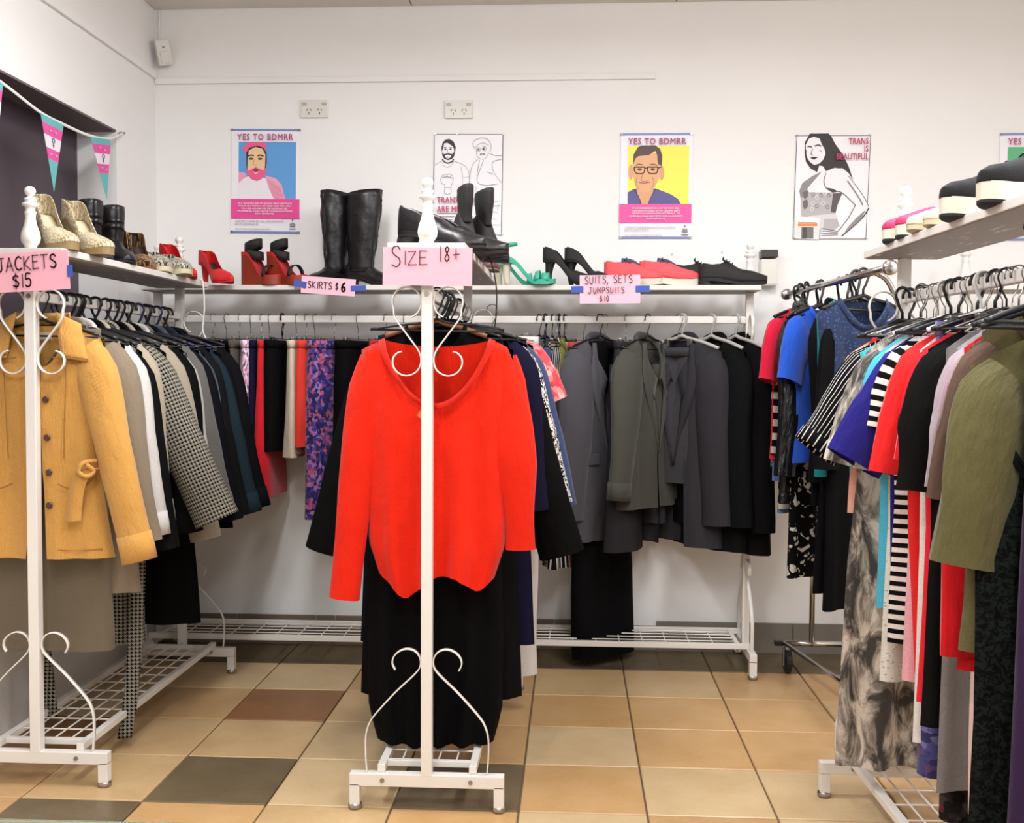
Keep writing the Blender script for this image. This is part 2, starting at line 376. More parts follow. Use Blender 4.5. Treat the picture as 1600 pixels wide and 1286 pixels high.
# ------------------------------------------------------------------ garment racks
RAIL = 1.456; SH0, SH1 = 1.570, 1.594
FIN = [(0.0, 0.182), (0.008, 0.181), (0.014, 0.176), (0.0165, 0.168), (0.014, 0.159), (0.009, 0.154), (0.009, 0.150), (0.017, 0.147), (0.018, 0.142), (0.012, 0.138), (0.022, 0.133), (0.024, 0.127), (0.015, 0.121), (0.0135, 0.112), (0.017, 0.107), (0.0155, 0.101), (0.0145, 0.09), (0.018, 0.07), (0.0255, 0.048), (0.028, 0.033), (0.026, 0.02), (0.018, 0.009), (0.016, 0.0), (0.0, 0.0)]
def scroll_paths(s):
    """lower scroll bars of an end frame, in the frame plane (x, z)"""
    lo = [(0.17, 0.104), (0.174, 0.15), (0.174, 0.205), (0.166, 0.24), (0.148, 0.27), (0.09, 0.335), (0.035, 0.388), (0.019, 0.412), (0.02, 0.436), (0.034, 0.454), (0.056, 0.46), (0.078, 0.453), (0.094, 0.437), (0.098, 0.418), (0.09, 0.4)]
    return [(s*x, z) for x, z in lo]
def make_rack(loc, rz, L, label, near_sign=None, shelf=True, w=0.438, shelf_w=0.216):
    R = empty('garment_rack', loc, rz)
    for fi, y in enumerate((0.0, L)):
        MB().box((0, y, (0.1+SH0)/2), (0.031, 0.031, SH0-0.1)).build('post', M_WHITE, R, bevel=0.002)
        MB().lathe([(r, z+SH1) for r, z in FIN], (0, y, 0), 20).build('finial', M_WHITE, R, smooth=True)
        bs = MB().box((0, y, 0.087), (w, 0.03, 0.036)).build('base_bar', M_WHITE, R, bevel=0.002)
        for s in (-1, 1):
            lg = MB().box((s*(w/2-0.0145), y, 0.045), (0.029, 0.03, 0.06)).build('leg', M_WHITE, R, bevel=0.002)
            MB().lathe([(0, 0.02), (0.012, 0.02), (0.019, 0.015), (0.0205, 0.008), (0.018, 0.001), (0, 0.001)], (s*(w/2-0.0145), y, 0), 14).build('foot', M_STEEL, lg, smooth=True)
            MB().tube([(s*0.125, y-0.014, 0.088), (s*0.125, y-0.019, 0.088)], 0.0065, 10).build('bolt', M_STEEL, bs)
            lo = scroll_paths(s)
            tail = [(s*x, z) for x, z in ((0.09, 1.388), (0.055, 1.34), (0.024, 1.297), (0.0175, 1.27), (0.025, 1.246), (0.043, 1.232), (0.064, 1.229), (0.084, 1.238), (0.096, 1.256), (0.096, 1.277), (0.085, 1.291), (0.072, 1.296))]
            # inner end near the post -> over the top -> outer side -> diagonal to the post -> lower curl
            arc = []
            for k in range(12):
                a = math.radians(250-k*25); arc.append((s*(0.058+0.0405*cos(a)), 1.432+0.043*sin(a)))
            MB().ribbon(spline([(x, y, z) for x, z in arc+tail], 4), (0, 1, 0), 0.014, 0.0035).build('scroll', M_WHITE, R, smooth=True)
            MB().ribbon(spline([(x, y, z) for x, z in lo], 5), (0, 1, 0), 0.014, 0.0035).build('scroll', M_WHITE, R, smooth=True)
        MB().tube([(0, y-0.015, RAIL), (0, y-0.019, RAIL)], 0.007, 10).build('bolt', M_STEEL, R)
    MB().box((0, L/2, RAIL-0.0), (0.022, L-0.03, 0.03)).build('hanging_rail', M_WHITE, R, bevel=0.004)
    if shelf:
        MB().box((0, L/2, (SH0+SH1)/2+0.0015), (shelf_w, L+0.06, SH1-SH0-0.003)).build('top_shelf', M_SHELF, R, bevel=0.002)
        MB().box((0, L/2, SH0+0.0015), (shelf_w-0.012, L+0.048, 0.003)).build('shaded_shelf_underside', M_UNDER, R)
    fr = MB()
    for s in (-1, 1): fr.box((s*0.13, L/2, 0.1165), (0.022, L, 0.022))
    for y in (0.05, L-0.05): fr.box((0, y, 0.1165), (0.24, 0.018, 0.018))
    g = fr.build('lower_shelf_frame', M_WHITE, R, bevel=0.002)
    n = int((L-0.1)/0.095)
    for k in range(1, n): MB().bar((-0.12, 0.05+k*(L-0.1)/n, 0.118), (0.12, 0.05+k*(L-0.1)/n, 0.118), 0.0026, 6).build('grid_wire', M_WHITE, g)
    for k in range(4): MB().bar((-0.078+k*0.052, 0.05, 0.123), (-0.078+k*0.052, L-0.05, 0.123), 0.0026, 6).build('grid_wire', M_WHITE, g)
    return tag(R, label, 'clothes rack', 'white metal scroll garment racks')
t_ = NT('shaded_scuffed_board'); tc_ = t_.new('ShaderNodeTexCoord'); mp_ = t_.new('ShaderNodeMapping'); mp_.inputs['Scale'].default_value = (60, 14, 1); t_.l.new(tc_.outputs['Object'], mp_.inputs['Vector'])
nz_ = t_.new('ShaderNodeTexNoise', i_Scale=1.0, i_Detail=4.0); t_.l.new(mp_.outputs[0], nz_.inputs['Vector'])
t_.l.new(t_.ramp(nz_.outputs[0], [(0.0, rgb('#8f8780')), (0.62, rgb('#9c948d')), (0.7, rgb('#d8d4ce')), (1, rgb('#e2ded8'))]), t_.b.inputs['Base Color']); M_UNDER = t_.m  # raw board grey-brown with the under-shelf shade in its colour; pale scuffs are wear
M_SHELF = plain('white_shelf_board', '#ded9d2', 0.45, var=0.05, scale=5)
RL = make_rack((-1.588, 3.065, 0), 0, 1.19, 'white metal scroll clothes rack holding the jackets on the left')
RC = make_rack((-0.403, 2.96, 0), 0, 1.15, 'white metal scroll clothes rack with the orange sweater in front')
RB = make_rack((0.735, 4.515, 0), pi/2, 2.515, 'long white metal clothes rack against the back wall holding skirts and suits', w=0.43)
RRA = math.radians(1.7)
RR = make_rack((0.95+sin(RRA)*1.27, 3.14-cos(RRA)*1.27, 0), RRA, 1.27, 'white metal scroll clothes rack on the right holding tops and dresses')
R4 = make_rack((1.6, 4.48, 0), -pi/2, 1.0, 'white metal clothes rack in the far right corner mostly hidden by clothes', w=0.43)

# chrome trolley rack behind the right one
TR = empty('rolling_rack', (0.9, 4.44, 0))
A0, A1 = Vector((0.0, 0.06, 0)), Vector((0.07, -1.02, 0))   # rail line far -> near
def tl(x, t, z): 
    c = A0.lerp(A1, t); return (c.x+x, c.y, z)
MB().bar(tl(-0.0, -0.05, 1.566), tl(0, 1.05, 1.566), 0.0125, 12).build('hanging_rail', M_CHROME, TR, smooth=True)
for t in (-0.055, 1.055):
    c = Vector(tl(0, t, 1.566)); d = (A1-A0).normalized()*0.012
    MB().tube([c-d, c-d*0.5, c+d*0.5, c+d], [0.016, 0.024, 0.024, 0.016], 14).build('end_cap', M_CHROME, TR, smooth=True)
for t in (0.06, 0.94):
    MB().bar(tl(0.09, t, 0.11), tl(0.09, t, 1.3), 0.011, 10).build('upright', M_CHROME, TR, smooth=True)
    MB().tube(spline([tl(0.09, t, 1.28), tl(0.085, t, 1.42), tl(0.04, t, 1.53), tl(0.0, t, 1.56)], 6), 0.0095, 8).build('upright_bend', M_CHROME, TR, smooth=True)
    MB().bar(tl(-0.02, t, 0.12), tl(0.24, t, 0.12), 0.011, 10).build('base_bar', M_CHROME, TR, smooth=True)
MB().bar(tl(-0.02, 0.06, 0.12), tl(0.09, 0.94, 0.12), 0.009, 8).build('base_rail', M_CHROME, TR, smooth=True)
for t, x in ((0.06, -0.01), (0.06, 0.23), (0.94, -0.01), (0.94, 0.23)):
    c = Vector(tl(x, t, 0)); 
    cs = MB().box(c+Vector((0.0, -0.0, 0.095)), (0.018, 0.045, 0.03)).box(c+Vector((-0.016, -0.012, 0.066)), (0.004, 0.026, 0.07)).box(c+Vector((0.016, -0.012, 0.066)), (0.004, 0.026, 0.07)).build('castor_fork', M_CHROME, TR, bevel=0.002)
    wc = c+Vector((0, -0.015, 0.05))
    MB().tube([wc+Vector((-0.013, 0, 0)), wc+Vector((-0.010, 0, 0)), wc+Vector((0.010, 0, 0)), wc+Vector((0.013, 0, 0))], [0.043, 0.049, 0.049, 0.043], 20).build('wheel', M_BLACK, cs, smooth=False)
    MB().box(c+Vector((-0.03, 0.02, 0.115)), (0.035, 0.03, 0.02)).build('corner_joint', M_BLACK, TR, bevel=0.003)
tag(TR, 'chrome rolling garment rack on black castors behind the right white rack', 'clothes rack')
# ------------------------------------------------------------------ signs, posters, bunting
GLY = {'J': [[(0.55, 1), (0.56, 0.3), (0.46, 0.04), (0.2, 0.0), (0.02, 0.25)], [(0.3, 1), (0.8, 1)]],
 'A': [[(0, 0), (0.35, 1), (0.7, 0)], [(0.12, 0.38), (0.6, 0.38)]], 'C': [[(0.65, 0.85), (0.4, 1), (0.12, 0.8), (0.03, 0.45), (0.15, 0.1), (0.4, 0), (0.66, 0.12)]],
 'K': [[(0.05, 1), (0.05, 0)], [(0.62, 1), (0.07, 0.45), (0.68, 0)]], 'E': [[(0.6, 1), (0.05, 1), (0.05, 0), (0.62, 0.02)], [(0.05, 0.52), (0.5, 0.54)]],
 'T': [[(0, 1), (0.72, 1)], [(0.36, 1), (0.36, 0)]], 'S': [[(0.6, 0.85), (0.42, 1), (0.14, 0.93), (0.08, 0.72), (0.3, 0.54), (0.55, 0.4), (0.6, 0.18), (0.38, 0), (0.05, 0.1)]],
 'I': [[(0.2, 1), (0.2, 0)]], 'R': [[(0.06, 0), (0.06, 1), (0.42, 0.98), (0.56, 0.78), (0.42, 0.55), (0.08, 0.5)], [(0.28, 0.5), (0.62, 0)]],
 'Z': [[(0.02, 0.98), (0.6, 1), (0.02, 0), (0.66, 0.02)]], 'U': [[(0.04, 1), (0.06, 0.25), (0.25, 0), (0.45, 0.05), (0.58, 0.3), (0.6, 1)]],
 'M': [[(0, 0), (0.1, 1), (0.38, 0.35), (0.66, 1), (0.78, 0)]], 'P': [[(0.06, 0), (0.06, 1), (0.42, 0.98), (0.58, 0.75), (0.42, 0.5), (0.08, 0.46)]],
 ',': [[(0.12, 0.08), (0.04, -0.18)]], '$': [[(0.6, 0.82), (0.4, 0.92), (0.14, 0.85), (0.1, 0.65), (0.35, 0.52), (0.58, 0.38), (0.56, 0.15), (0.35, 0.06), (0.06, 0.16)], [(0.36, 1.1), (0.34, -0.1)]],
 '0': [[(0.3, 1), (0.08, 0.75), (0.06, 0.3), (0.28, 0), (0.52, 0.25), (0.54, 0.7), (0.3, 1)]], '1': [[(0.2, 1), (0.2, 0)]],
 '5': [[(0.58, 1), (0.14, 1), (0.1, 0.58), (0.4, 0.62), (0.6, 0.4), (0.5, 0.08), (0.2, 0), (0.03, 0.12)]],
 '6': [[(0.52, 0.98), (0.22, 0.8), (0.06, 0.4), (0.16, 0.06), (0.42, 0), (0.58, 0.22), (0.48, 0.48), (0.22, 0.48), (0.08, 0.3)]],
 '8': [[(0.5, 0.85), (0.3, 1), (0.1, 0.82), (0.28, 0.55), (0.52, 0.25), (0.3, 0), (0.06, 0.2), (0.28, 0.52), (0.5, 0.85)]], '+': [[(0.0, 0.45), (0.7, 0.5)], [(0.33, 0.85), (0.33, 0.15)]], ' ': []}
def strokes(mb, text, x0, z0, h, wd, sp, wfac=1.0, y=-0.0012, seed=0, rise=0.0, mi=0):
    """hand lettering as flat marker strokes in the x-z plane"""
    rr = random.Random(seed); x = x0
    for ch in text:
        g = GLY[ch]; zz = z0+rr.uniform(-0.04, 0.04)*h+rise*(x-x0)
        for st in g:
            pts = [(x+px*h*wfac, y, zz+pz*h) for px, pz in st]
            pts = spline(pts, 4) if len(pts) > 4 else [Vector(p) for p in pts]
            for k in range(len(pts)-1):
                a, b = pts[k], pts[k+1]; d = (b-a)
                if d.length < 1e-6: continue
                d.normalize(); n = Vector((-d.z, 0, d.x))*wd/2; e = d*wd*0.35
                mb.add([a-n-e, b-n+e, b+n+e, a+n-e], [(0, 1, 2, 3)], mi=mi)
        mw = max([p[0] for st in g for p in st], default=0.45)
        x += (mw*wfac+sp)*h
    return x
M_PINK = plain('pink_card', '#f1aebb', 0.8, var=0.02); M_PINK2 = plain('pale_pink_card', '#f3c0cf', 0.8, var=0.02)
M_MARK = plain('marker_ink', '#6d4a52', 0.7); M_MARK2 = plain('dark_marker_ink', '#2b2024', 0.7); M_MARK3 = plain('faded_marker_ink', '#a0707c', 0.8)
M_TAPE = plain('blue_masking_tape', '#3d57ad', 0.6, var=0.05)
def sheet(mb, wd, h, curl=0.004, t=0.0008, n=10):
    P = [[Vector((-wd/2+wd*i/n, -curl*abs(2*i/n-1)**3*(0.5+0.5*j), h/2-h*j)) for i in range(n+1)] for j in (0, 1)]
    P2 = [[p+Vector((0, t, 0)) for p in r] for r in P]
    mb.grid(P); mb.grid(P2); mb.grid([P[0], P2[0]]); mb.grid([P[1], P2[1]]); mb.grid([[r[0] for r in P], [r[0] for r in P2]]); mb.grid([[r[-1] for r in P], [r[-1] for r in P2]]); return mb
def sign(name, c, wd, h, tilt, mat, lines, label, tapes=(), curl=0.002):
    e = empty(name, c); e.rotation_euler = (0, tilt, 0)
    sheet(MB(), wd, h, curl).build('card', mat, e)
    for i, (text, x, z, hh, wdt, sp, wf, mat2, rise) in enumerate(lines):
        mb = MB(); strokes(mb, text, x, z, hh, wdt, sp, wf, y=-0.0022-curl, seed=i+len(text), rise=rise); mb.build('lettering', mat2, e)
    for (x, z, tw, th, a) in tapes:
        MB().box((x, -0.0018-curl, z), (tw, 0.0006, th), rot=Matrix.Rotation(a, 3, 'Y')).build('tape', M_TAPE, e)
    return tag(e, label, 'sign', 'pink price signs')
sign('price_sign', (-1.565, 3.012, 1.523), 0.236, 0.112, -0.055, M_PINK, [('JACKETS', -0.096, 0.004, 0.038, 0.0042, 0.17, 0.76, M_MARK, 0.03), ('$15', -0.05, -0.043, 0.037, 0.0042, 0.2, 0.75, M_MARK, 0.02)], 'pink card reading JACKETS $15 taped to the left rack', tapes=[(0.121, -0.005, 0.016, 0.034, 0.0)])
sign('price_sign', (-0.398, 2.922, 1.528), 0.246, 0.104, 0.012, M_PINK, [('S', -0.1, 0.0, 0.056, 0.0032, 0.16, 0.72, M_MARK, 0.0), ('IZE', -0.068, 0.005, 0.037, 0.0032, 0.2, 0.95, M_MARK, 0.0), ('18+', 0.031, 0.014, 0.039, 0.0032, 0.28, 0.62, M_MARK, 0.0)], 'large pink card reading SIZE 18+ on the centre rack')
sign('price_sign', at(513, 447, 4.375)+Vector((0, 0, 0.0)), 0.226, 0.07, 0.07, M_PINK2, [('SKIRTS', -0.085, -0.012, 0.026, 0.003, 0.22, 0.8, M_MARK2, 0.0), ('$', 0.031, -0.013, 0.026, 0.003, 0.2, 0.6, M_MARK2, 0.0), ('6', 0.056, -0.016, 0.034, 0.006, 0.2, 0.75, M_MARK2, 0.0)], 'small pink card reading SKIRTS $6 on the back shelf edge', tapes=[(-0.117, 0.0, 0.052, 0.026, 0.1), (0.126, 0.0, 0.064, 0.022, -0.1)])
sign('price_sign', at(953, 452, 4.375), 0.245, 0.115, -0.01, M_PINK2, [('SUITS, SETS', -0.102, 0.021, 0.03, 0.0028, 0.2, 0.75, M_MARK, 0.03), ('JUMPSUITS', -0.088, -0.017, 0.024, 0.0028, 0.24, 0.75, M_MARK3, 0.01), ('$10', -0.042, -0.05, 0.023, 0.0028, 0.32, 0.7, M_MARK3, 0.0)], 'pink card reading SUITS, SETS, JUMPSUITS $10 on the back shelf edge', tapes=[(-0.133, 0.0, 0.05, 0.026, 0.0), (0.132, 0.0, 0.056, 0.026, 0.0)], curl=0.006)

# posters ---------------------------------------------------------------
INK = {}
def ink(c):
    if c not in INK: INK[c] = plain('print_'+c.lstrip('#'), c, 0.6)
    return INK[c]
class Art:
    """print on a poster, drawn in photo-zoom units mapped onto the paper"""
    def __init__(s, fx, fz): s.fx, s.fz = fx, fz; s.mb = MB(); s.cols = []; s.k = 0
    def m(s, c):
        if c not in s.cols: s.cols.append(c)
        return s.cols.index(c)
    def P(s, p, y): return Vector((s.fx(p[0]), y, s.fz(p[1])))
    def fill(s, c, pts, smooth=0):
        s.k += 1; y = -0.0010-0.0001*s.k
        if smooth: pts = [(q.x, q.y) for q in spline([(a, b, 0) for a, b in pts+[pts[0]]], smooth)[:-1]]
        s.mb.poly([s.P(p, y) for p in pts], mi=s.m(c)); return s
    def rect(s, c, x0, y0, x1, y1): return s.fill(c, [(x0, y0), (x1, y0), (x1, y1), (x0, y1)])
    def line(s, c, pts, wd, smooth=4):
        s.k += 1; y = -0.0010-0.0001*s.k
        q = spline([(a, b, 0) for a, b in pts], smooth) if smooth and len(pts) > 2 else [Vector((a, b, 0)) for a, b in pts]
        for a, b in zip(q, q[1:]):
            d = (b-a)
            if d.length < 1e-6: continue
            d.normalize(); n = Vector((-d.y, d.x, 0))*wd/2
            s.mb.poly([s.P(v, y) for v in (a-n, b-n, b+n, a+n)], mi=s.m(c))
        return s
    def ell(s, c, cx, cy, rx, ry): return s.fill(c, [(cx+rx*cos(2*pi*i/18), cy+ry*sin(2*pi*i/18)) for i in range(18)])
    def done(s, parent, name='printed_picture'): return s.mb.build(name, [ink(c) for c in s.cols], parent)
def text_mesh(txt, size, loc, mat, parent, align='LEFT', sx=1.0, bold=0.0, space=1.0, y=-0.0105, name='lettering', line=1.0):
    cu = bpy.data.curves.new('lettering_curve', 'FONT'); cu.body = txt; cu.size = size; cu.align_x = align; cu.space_character = space; cu.space_line = line; cu.resolution_u = 2
    tmp = bpy.data.objects.new('lettering_tmp', cu); COL.objects.link(tmp)
    dg = bpy.context.evaluated_depsgraph_get(); me = bpy.data.meshes.new_from_object(tmp.evaluated_get(dg)); bpy.data.objects.remove(tmp); bpy.data.curves.remove(cu)
    me.name = name; me.transform(Matrix.Scale(sx, 4, (1, 0, 0))); me.transform(Matrix.Rotation(pi/2, 4, 'X')); me.materials.clear(); me.materials.append(mat)
    if bold:                                # heavier strokes: the outline laid down again a hair to each side
        bm = bmesh.new()
        for k_, (dx, dz) in enumerate(((-bold, 0), (bold, 0), (0, -bold), (0, bold))):
            m2 = me.copy(); m2.transform(Matrix.Translation((dx, -0.0002*k_, dz))); bm.from_mesh(m2); bpy.data.meshes.remove(m2)
        bm.to_mesh(me); bm.free()
    o = bpy.data.objects.new(name, me); COL.objects.link(o); o.parent = parent; o.location = (loc[0], y, loc[1]); return o
def poster_base(pl, pt, wd, h, label, tilt=0.0):
    c = at(pl, pt, BACK-0.004); e = empty('poster', c); e.rotation_euler = (0, tilt, 0)
    MB().box((wd/2, 0, -h/2), (wd, 0.0012, h)).build('paper', plain('poster_paper', '#f2eff3', 0.55), e)
    return tag(e, label, 'poster')
M_STRIP = plain('blue_poster_strip', '#7c8cc4', 0.4); M_PIN = plain('pin_metal', '#8b8784', 0.3, metal=0.8)
def strips(e, wd, h):
    for z in (0.0, -h):
        st = MB().box((wd/2, -0.002, z), (wd+0.006, 0.005, 0.0085)).build('hanging_strip', M_STRIP, e, bevel=0.002)
        for x in (0.004, wd-0.004): MB().tube([(x, -0.004, z), (x, -0.008, z)], 0.0055, 10).build('pin', M_PIN, st)
def bdmrr(e, wd, h):
    P = ink('#b0497f')
    text_mesh('YES TO BDMRR', 0.0385, (wd*0.5, -0.0455), P, e, 'CENTER', 0.84, 0.0008, 1.16, name='headline')
K1 = 'I\'M A TRANS MAN AND MY ORIGINAL BIRTH CERTIFICATE\nOUTS ME AS A WOMAN. I GET ASKED EVERY TIME I APPLY\nFOR A JOB, AND FEAR FOR THE QUESTIONS I GET.\nTHE BDMRR BILL COULD HELP ME TO HAVE AN ACCURATE\nBIRTH CERTIFICATE.'
K3 = 'I\'M A TRANSGENDER MAN. I AM THE WAY I FEEL. I\nHAVE BEEN FOR YEARS, BUT MY ORIGINAL BIRTH\nCERTIFICATE IS WRONG AND SAYS "FEMALE". THE\nBDMRR BILL COULD HELP ME TO HAVE AN ACCURATE\nBIRTH CERTIFICATE.'
def bdmrr_foot(e, wd, h, txt, faint):
    W = ink('#f7e3ee'); G = ink('#9b969c' if not faint else '#bdb6b8')
    text_mesh(txt, 0.0108, (wd*0.5, -0.330 if not faint else -0.326), W, e, 'CENTER', 0.86, 0.0002, 1.0, line=1.06)
    text_mesh('SUPPORT THE BDMRR BILL FOR ACCURATE\nBIRTH CERTIFICATES', 0.0125, (0.022, -0.409), G, e, 'LEFT', 0.82, 0.0001, 1.1)
    text_mesh('FIND OUT MORE AT OUR WEBSITE AND FACEBOOK', 0.0085, (0.022, -0.4425), G, e, 'LEFT', 0.8, 0.0001)
    t = MB()
    for k, (w_, z) in enumerate(((0.02, -0.412), (0.028, -0.419), (0.024, -0.426), (0.03, -0.437))): t.box((wd-0.03, -0.0062, z), (w_, 0.0004, 0.0036))
    t.add([(wd-0.034, -0.0062, -0.396), (wd-0.026, -0.0062, -0.396), (wd-0.03, -0.0062, -0.406)], [(0, 1, 2)])
    t.build('emblem', ink('#77727a'), e)
WD, HT = 0.31, 0.452
# 1: blue
e = poster_base(362, 203, WD, HT, 'poster reading YES TO BDMRR of a bearded man in a pink cap on blue', 0.012); strips(e, WD, HT); bdmrr(e, WD, HT)
a = Art(lambda x: (x-132)*WD/676, lambda y: -(y-138)*HT/960)
a.rect('#5f9fdb', 203, 250, 770, 795).fill('#e9a3bd', [(203, 530), (280, 545), (300, 790), (203, 790)]).fill('#eea7bf', [(470, 565), (570, 590), (630, 650), (668, 795), (470, 795)], 0)
a.fill('#f0e8ee', [(203, 640), (260, 590), (330, 560), (470, 590), (500, 680), (560, 795), (203, 795)])
for k in range(7): a.line('#d9738f', [(500+k*18, 600+k*12), (520+k*18, 680+k*8), (560+k*15, 790)], 5)
a.fill('#ec5f90', [(250, 340), (245, 300), (290, 260), (320, 250), (460, 252), (478, 300), (470, 330), (380, 295), (300, 320), (270, 360)]).fill('#2b2024', [(282, 470), (280, 350), (310, 305), (390, 285), (450, 305), (480, 360), (482, 440), (470, 520), (290, 520)])
a.fill('#edc79c', [(292, 500), (294, 400), (305, 330), (370, 298), (440, 315), (468, 370), (466, 470), (455, 540), (380, 570), (300, 540)]).fill('#ef5d8e', [(276, 490), (300, 520), (345, 500), (375, 485), (405, 500), (450, 515), (480, 480), (465, 560), (430, 600), (385, 618), (330, 600), (295, 560)])
a.fill('#8c3550', [(338, 515), (375, 495), (410, 515), (376, 535)]).fill('#f2dcd0', [(345, 530), (376, 540), (405, 530), (376, 552)])
a.line('#33241f', [(295, 385), (325, 375), (355, 382)], 13).line('#33241f', [(390, 382), (420, 375), (450, 386)], 13).ell('#6b4d2c', 327, 409, 24, 11).ell('#6b4d2c', 417, 409, 24, 11).line('#c99a72', [(362, 410), (352, 455), (372, 472), (390, 462)], 6)
a.rect('#ea4b98', 132, 787, 808, 975); a.done(e); bdmrr_foot(e, WD, HT, K1, False)
# 3: yellow
e = poster_base(970, 210, WD+0.004, HT-0.004, 'poster reading YES TO BDMRR of a man in glasses on yellow', 0.003); strips(e, WD, HT-0.004); bdmrr(e, WD+0.006, HT)
a = Art(lambda x: (x-200)*WD/760, lambda y: -(y-148)*HT/1080)
a.rect('#f6ee62', 280, 268, 930, 878).fill('#605a8e', [(280, 750), (345, 715), (420, 700), (580, 710), (740, 770), (820, 820), (855, 880), (280, 880)])
a.fill('#dfa77c', [(370, 690), (560, 690), (545, 780), (495, 878), (430, 878), (390, 790)]).ell('#dfa77c', 312, 540, 26, 80).ell('#dfa77c', 640, 550, 28, 75)
a.fill('#e6b083', [(335, 460), (345, 350), (600, 340), (630, 470), (615, 600), (570, 700), (500, 750), (420, 745), (360, 690), (338, 580)])
a.fill('#5d4a48', [(332, 480), (338, 360), (380, 285), (420, 264), (570, 264), (620, 300), (645, 370), (640, 480), (600, 455), (590, 365), (570, 320), (500, 365), (390, 375), (358, 400)])
for cx in (405, 545):
    a.line('#4d2c26', [(cx-58, 488), (cx+55, 488), (cx+50, 540), (cx+25, 558), (cx-30, 556), (cx-52, 535), (cx-58, 488)], 13, 0).ell('#5a463d', cx, 512, 24, 14)
a.line('#4d2c26', [(455, 500), (490, 500)], 12, 0).line('#4d2c26', [(600, 500), (640, 485)], 12, 0).line('#5d4a48', [(365, 470), (400, 458), (440, 468)], 10).line('#5d4a48', [(510, 466), (550, 458), (590, 472)], 10)
a.line('#a8745a', [(440, 560), (425, 620), (460, 640), (505, 620)], 6).line('#a05c4c', [(400, 645), (450, 655), (515, 645)], 8).line('#a8745a', [(380, 590), (370, 660), (400, 720)], 5).line('#a8745a', [(540, 590), (560, 650), (530, 720)], 5)
a.line('#403a68', [(345, 715), (400, 800), (430, 878)], 7).line('#403a68', [(580, 712), (530, 800), (498, 878)], 7)
a.rect('#ea5aa4', 192, 872, 962, 1070); a.done(e); bdmrr_foot(e, WD+0.003, HT, K3, True)
# 5: green, cut by the frame
e = poster_base(1563, 210, WD, HT-0.004, 'poster reading YES TO BDMRR on green above the right shelf'); strips(e, WD, HT-0.004); bdmrr(e, WD, HT)
a = Art(lambda x: x*WD, lambda y: -y*HT)
a.rect('#5fb583', 0.105, 0.12, 0.94, 0.69).fill('#e0705c', [(0.2, 0.69), (0.28, 0.3), (0.4, 0.18), (0.6, 0.16), (0.75, 0.25), (0.82, 0.5), (0.9, 0.69)], 3).fill('#e3b08c', [(0.36, 0.4), (0.42, 0.26), (0.56, 0.24), (0.66, 0.34), (0.64, 0.52), (0.52, 0.6), (0.4, 0.54)], 3)
a.ell('#3c2c28', 0.45, 0.37, 0.03, 0.012).ell('#3c2c28', 0.58, 0.37, 0.03, 0.012).line('#8f3f3c', [(0.45, 0.49), (0.52, 0.5), (0.58, 0.49)], 0.012)
a.rect('#ea5aa4', 0, 0.69, 1, 0.885); a.done(e); bdmrr_foot(e, WD, HT, K3, True)
# 2: line drawing of two men
W2, H2 = 0.303, 0.442
e = poster_base(679, 210, W2, H2, 'black line drawing poster of two men reading TRANS MEN ARE MEN')
a = Art(lambda x: (x-262)*W2/722, lambda y: -(y-146)*H2/1050); B = '#4a4546'; L = '#a9a4a5'
a.line(B, [(262, 146), (986, 152)], 7, 0).line(B, [(262, 146), (240, 1180)], 5, 0).line(B, [(984, 152), (970, 1196)], 7, 0).line(L, [(240, 1180), (970, 1193)], 5, 0)
a.fill('#2f2b2c', [(338, 330), (336, 280), (350, 230), (380, 200), (420, 195), (465, 225), (487, 280), (480, 330), (470, 370), (468, 300), (455, 272), (400, 235), (365, 240), (352, 300)])
a.fill('#3a3536', [(340, 330), (360, 352), (405, 345), (450, 352), (478, 320), (468, 380), (445, 405), (405, 416), (365, 400), (346, 370)]).fill('#efecef', [(372, 365), (405, 358), (440, 365), (430, 388), (405, 400), (380, 388)]).ell('#4a4546', 400, 385, 12, 5)
a.line(B, [(345, 405), (370, 435), (405, 445), (445, 432), (465, 405)], 15).line(B, [(360, 285), (390, 283)], 6).line(B, [(415, 285), (445, 285)], 6).ell(B, 378, 302, 12, 7).ell(B, 432, 302, 12, 7).line(L, [(405, 300), (400, 330), (412, 335)], 5)
a.line(L, [(345, 425), (290, 450), (262, 470)], 5).line(L, [(345, 440), (370, 480), (420, 485), (465, 430)], 4).line(L, [(465, 425), (560, 460), (610, 510), (630, 570), (628, 760)], 5).line(L, [(540, 480), (560, 600), (548, 760)], 4).line(L, [(560, 600), (640, 590)], 3)
a.line(L, [(350, 570), (330, 610), (340, 655), (375, 680), (370, 760), (435, 762), (437, 690), (455, 650), (460, 600), (440, 565), (400, 560), (350, 570)], 5).line(L, [(345, 600), (400, 590), (455, 605)], 7).line(L, [(350, 580), (380, 600), (395, 575), (420, 600), (440, 575)], 6).line('#cba6a8', [(365, 700), (440, 702)], 4)
a.line(L, [(690, 300), (668, 250), (690, 210), (760, 188), (820, 200), (852, 240), (858, 300), (845, 330)], 5).line(L, [(690, 300), (720, 258), (780, 240), (835, 265)], 5).line(L, [(705, 300), (712, 370), (750, 405), (800, 400), (838, 340)], 5)
a.ell(B, 728, 308, 10, 9).ell(B, 783, 303, 10, 9).line(L, [(705, 305), (728, 285), (750, 305), (730, 330), (705, 305)], 4).line(L, [(762, 302), (785, 282), (812, 300), (790, 325), (762, 302)], 4).line(B, [(742, 358), (768, 352), (795, 358), (768, 366), (742, 358)], 5).line(B, [(770, 285), (800, 278)], 5)
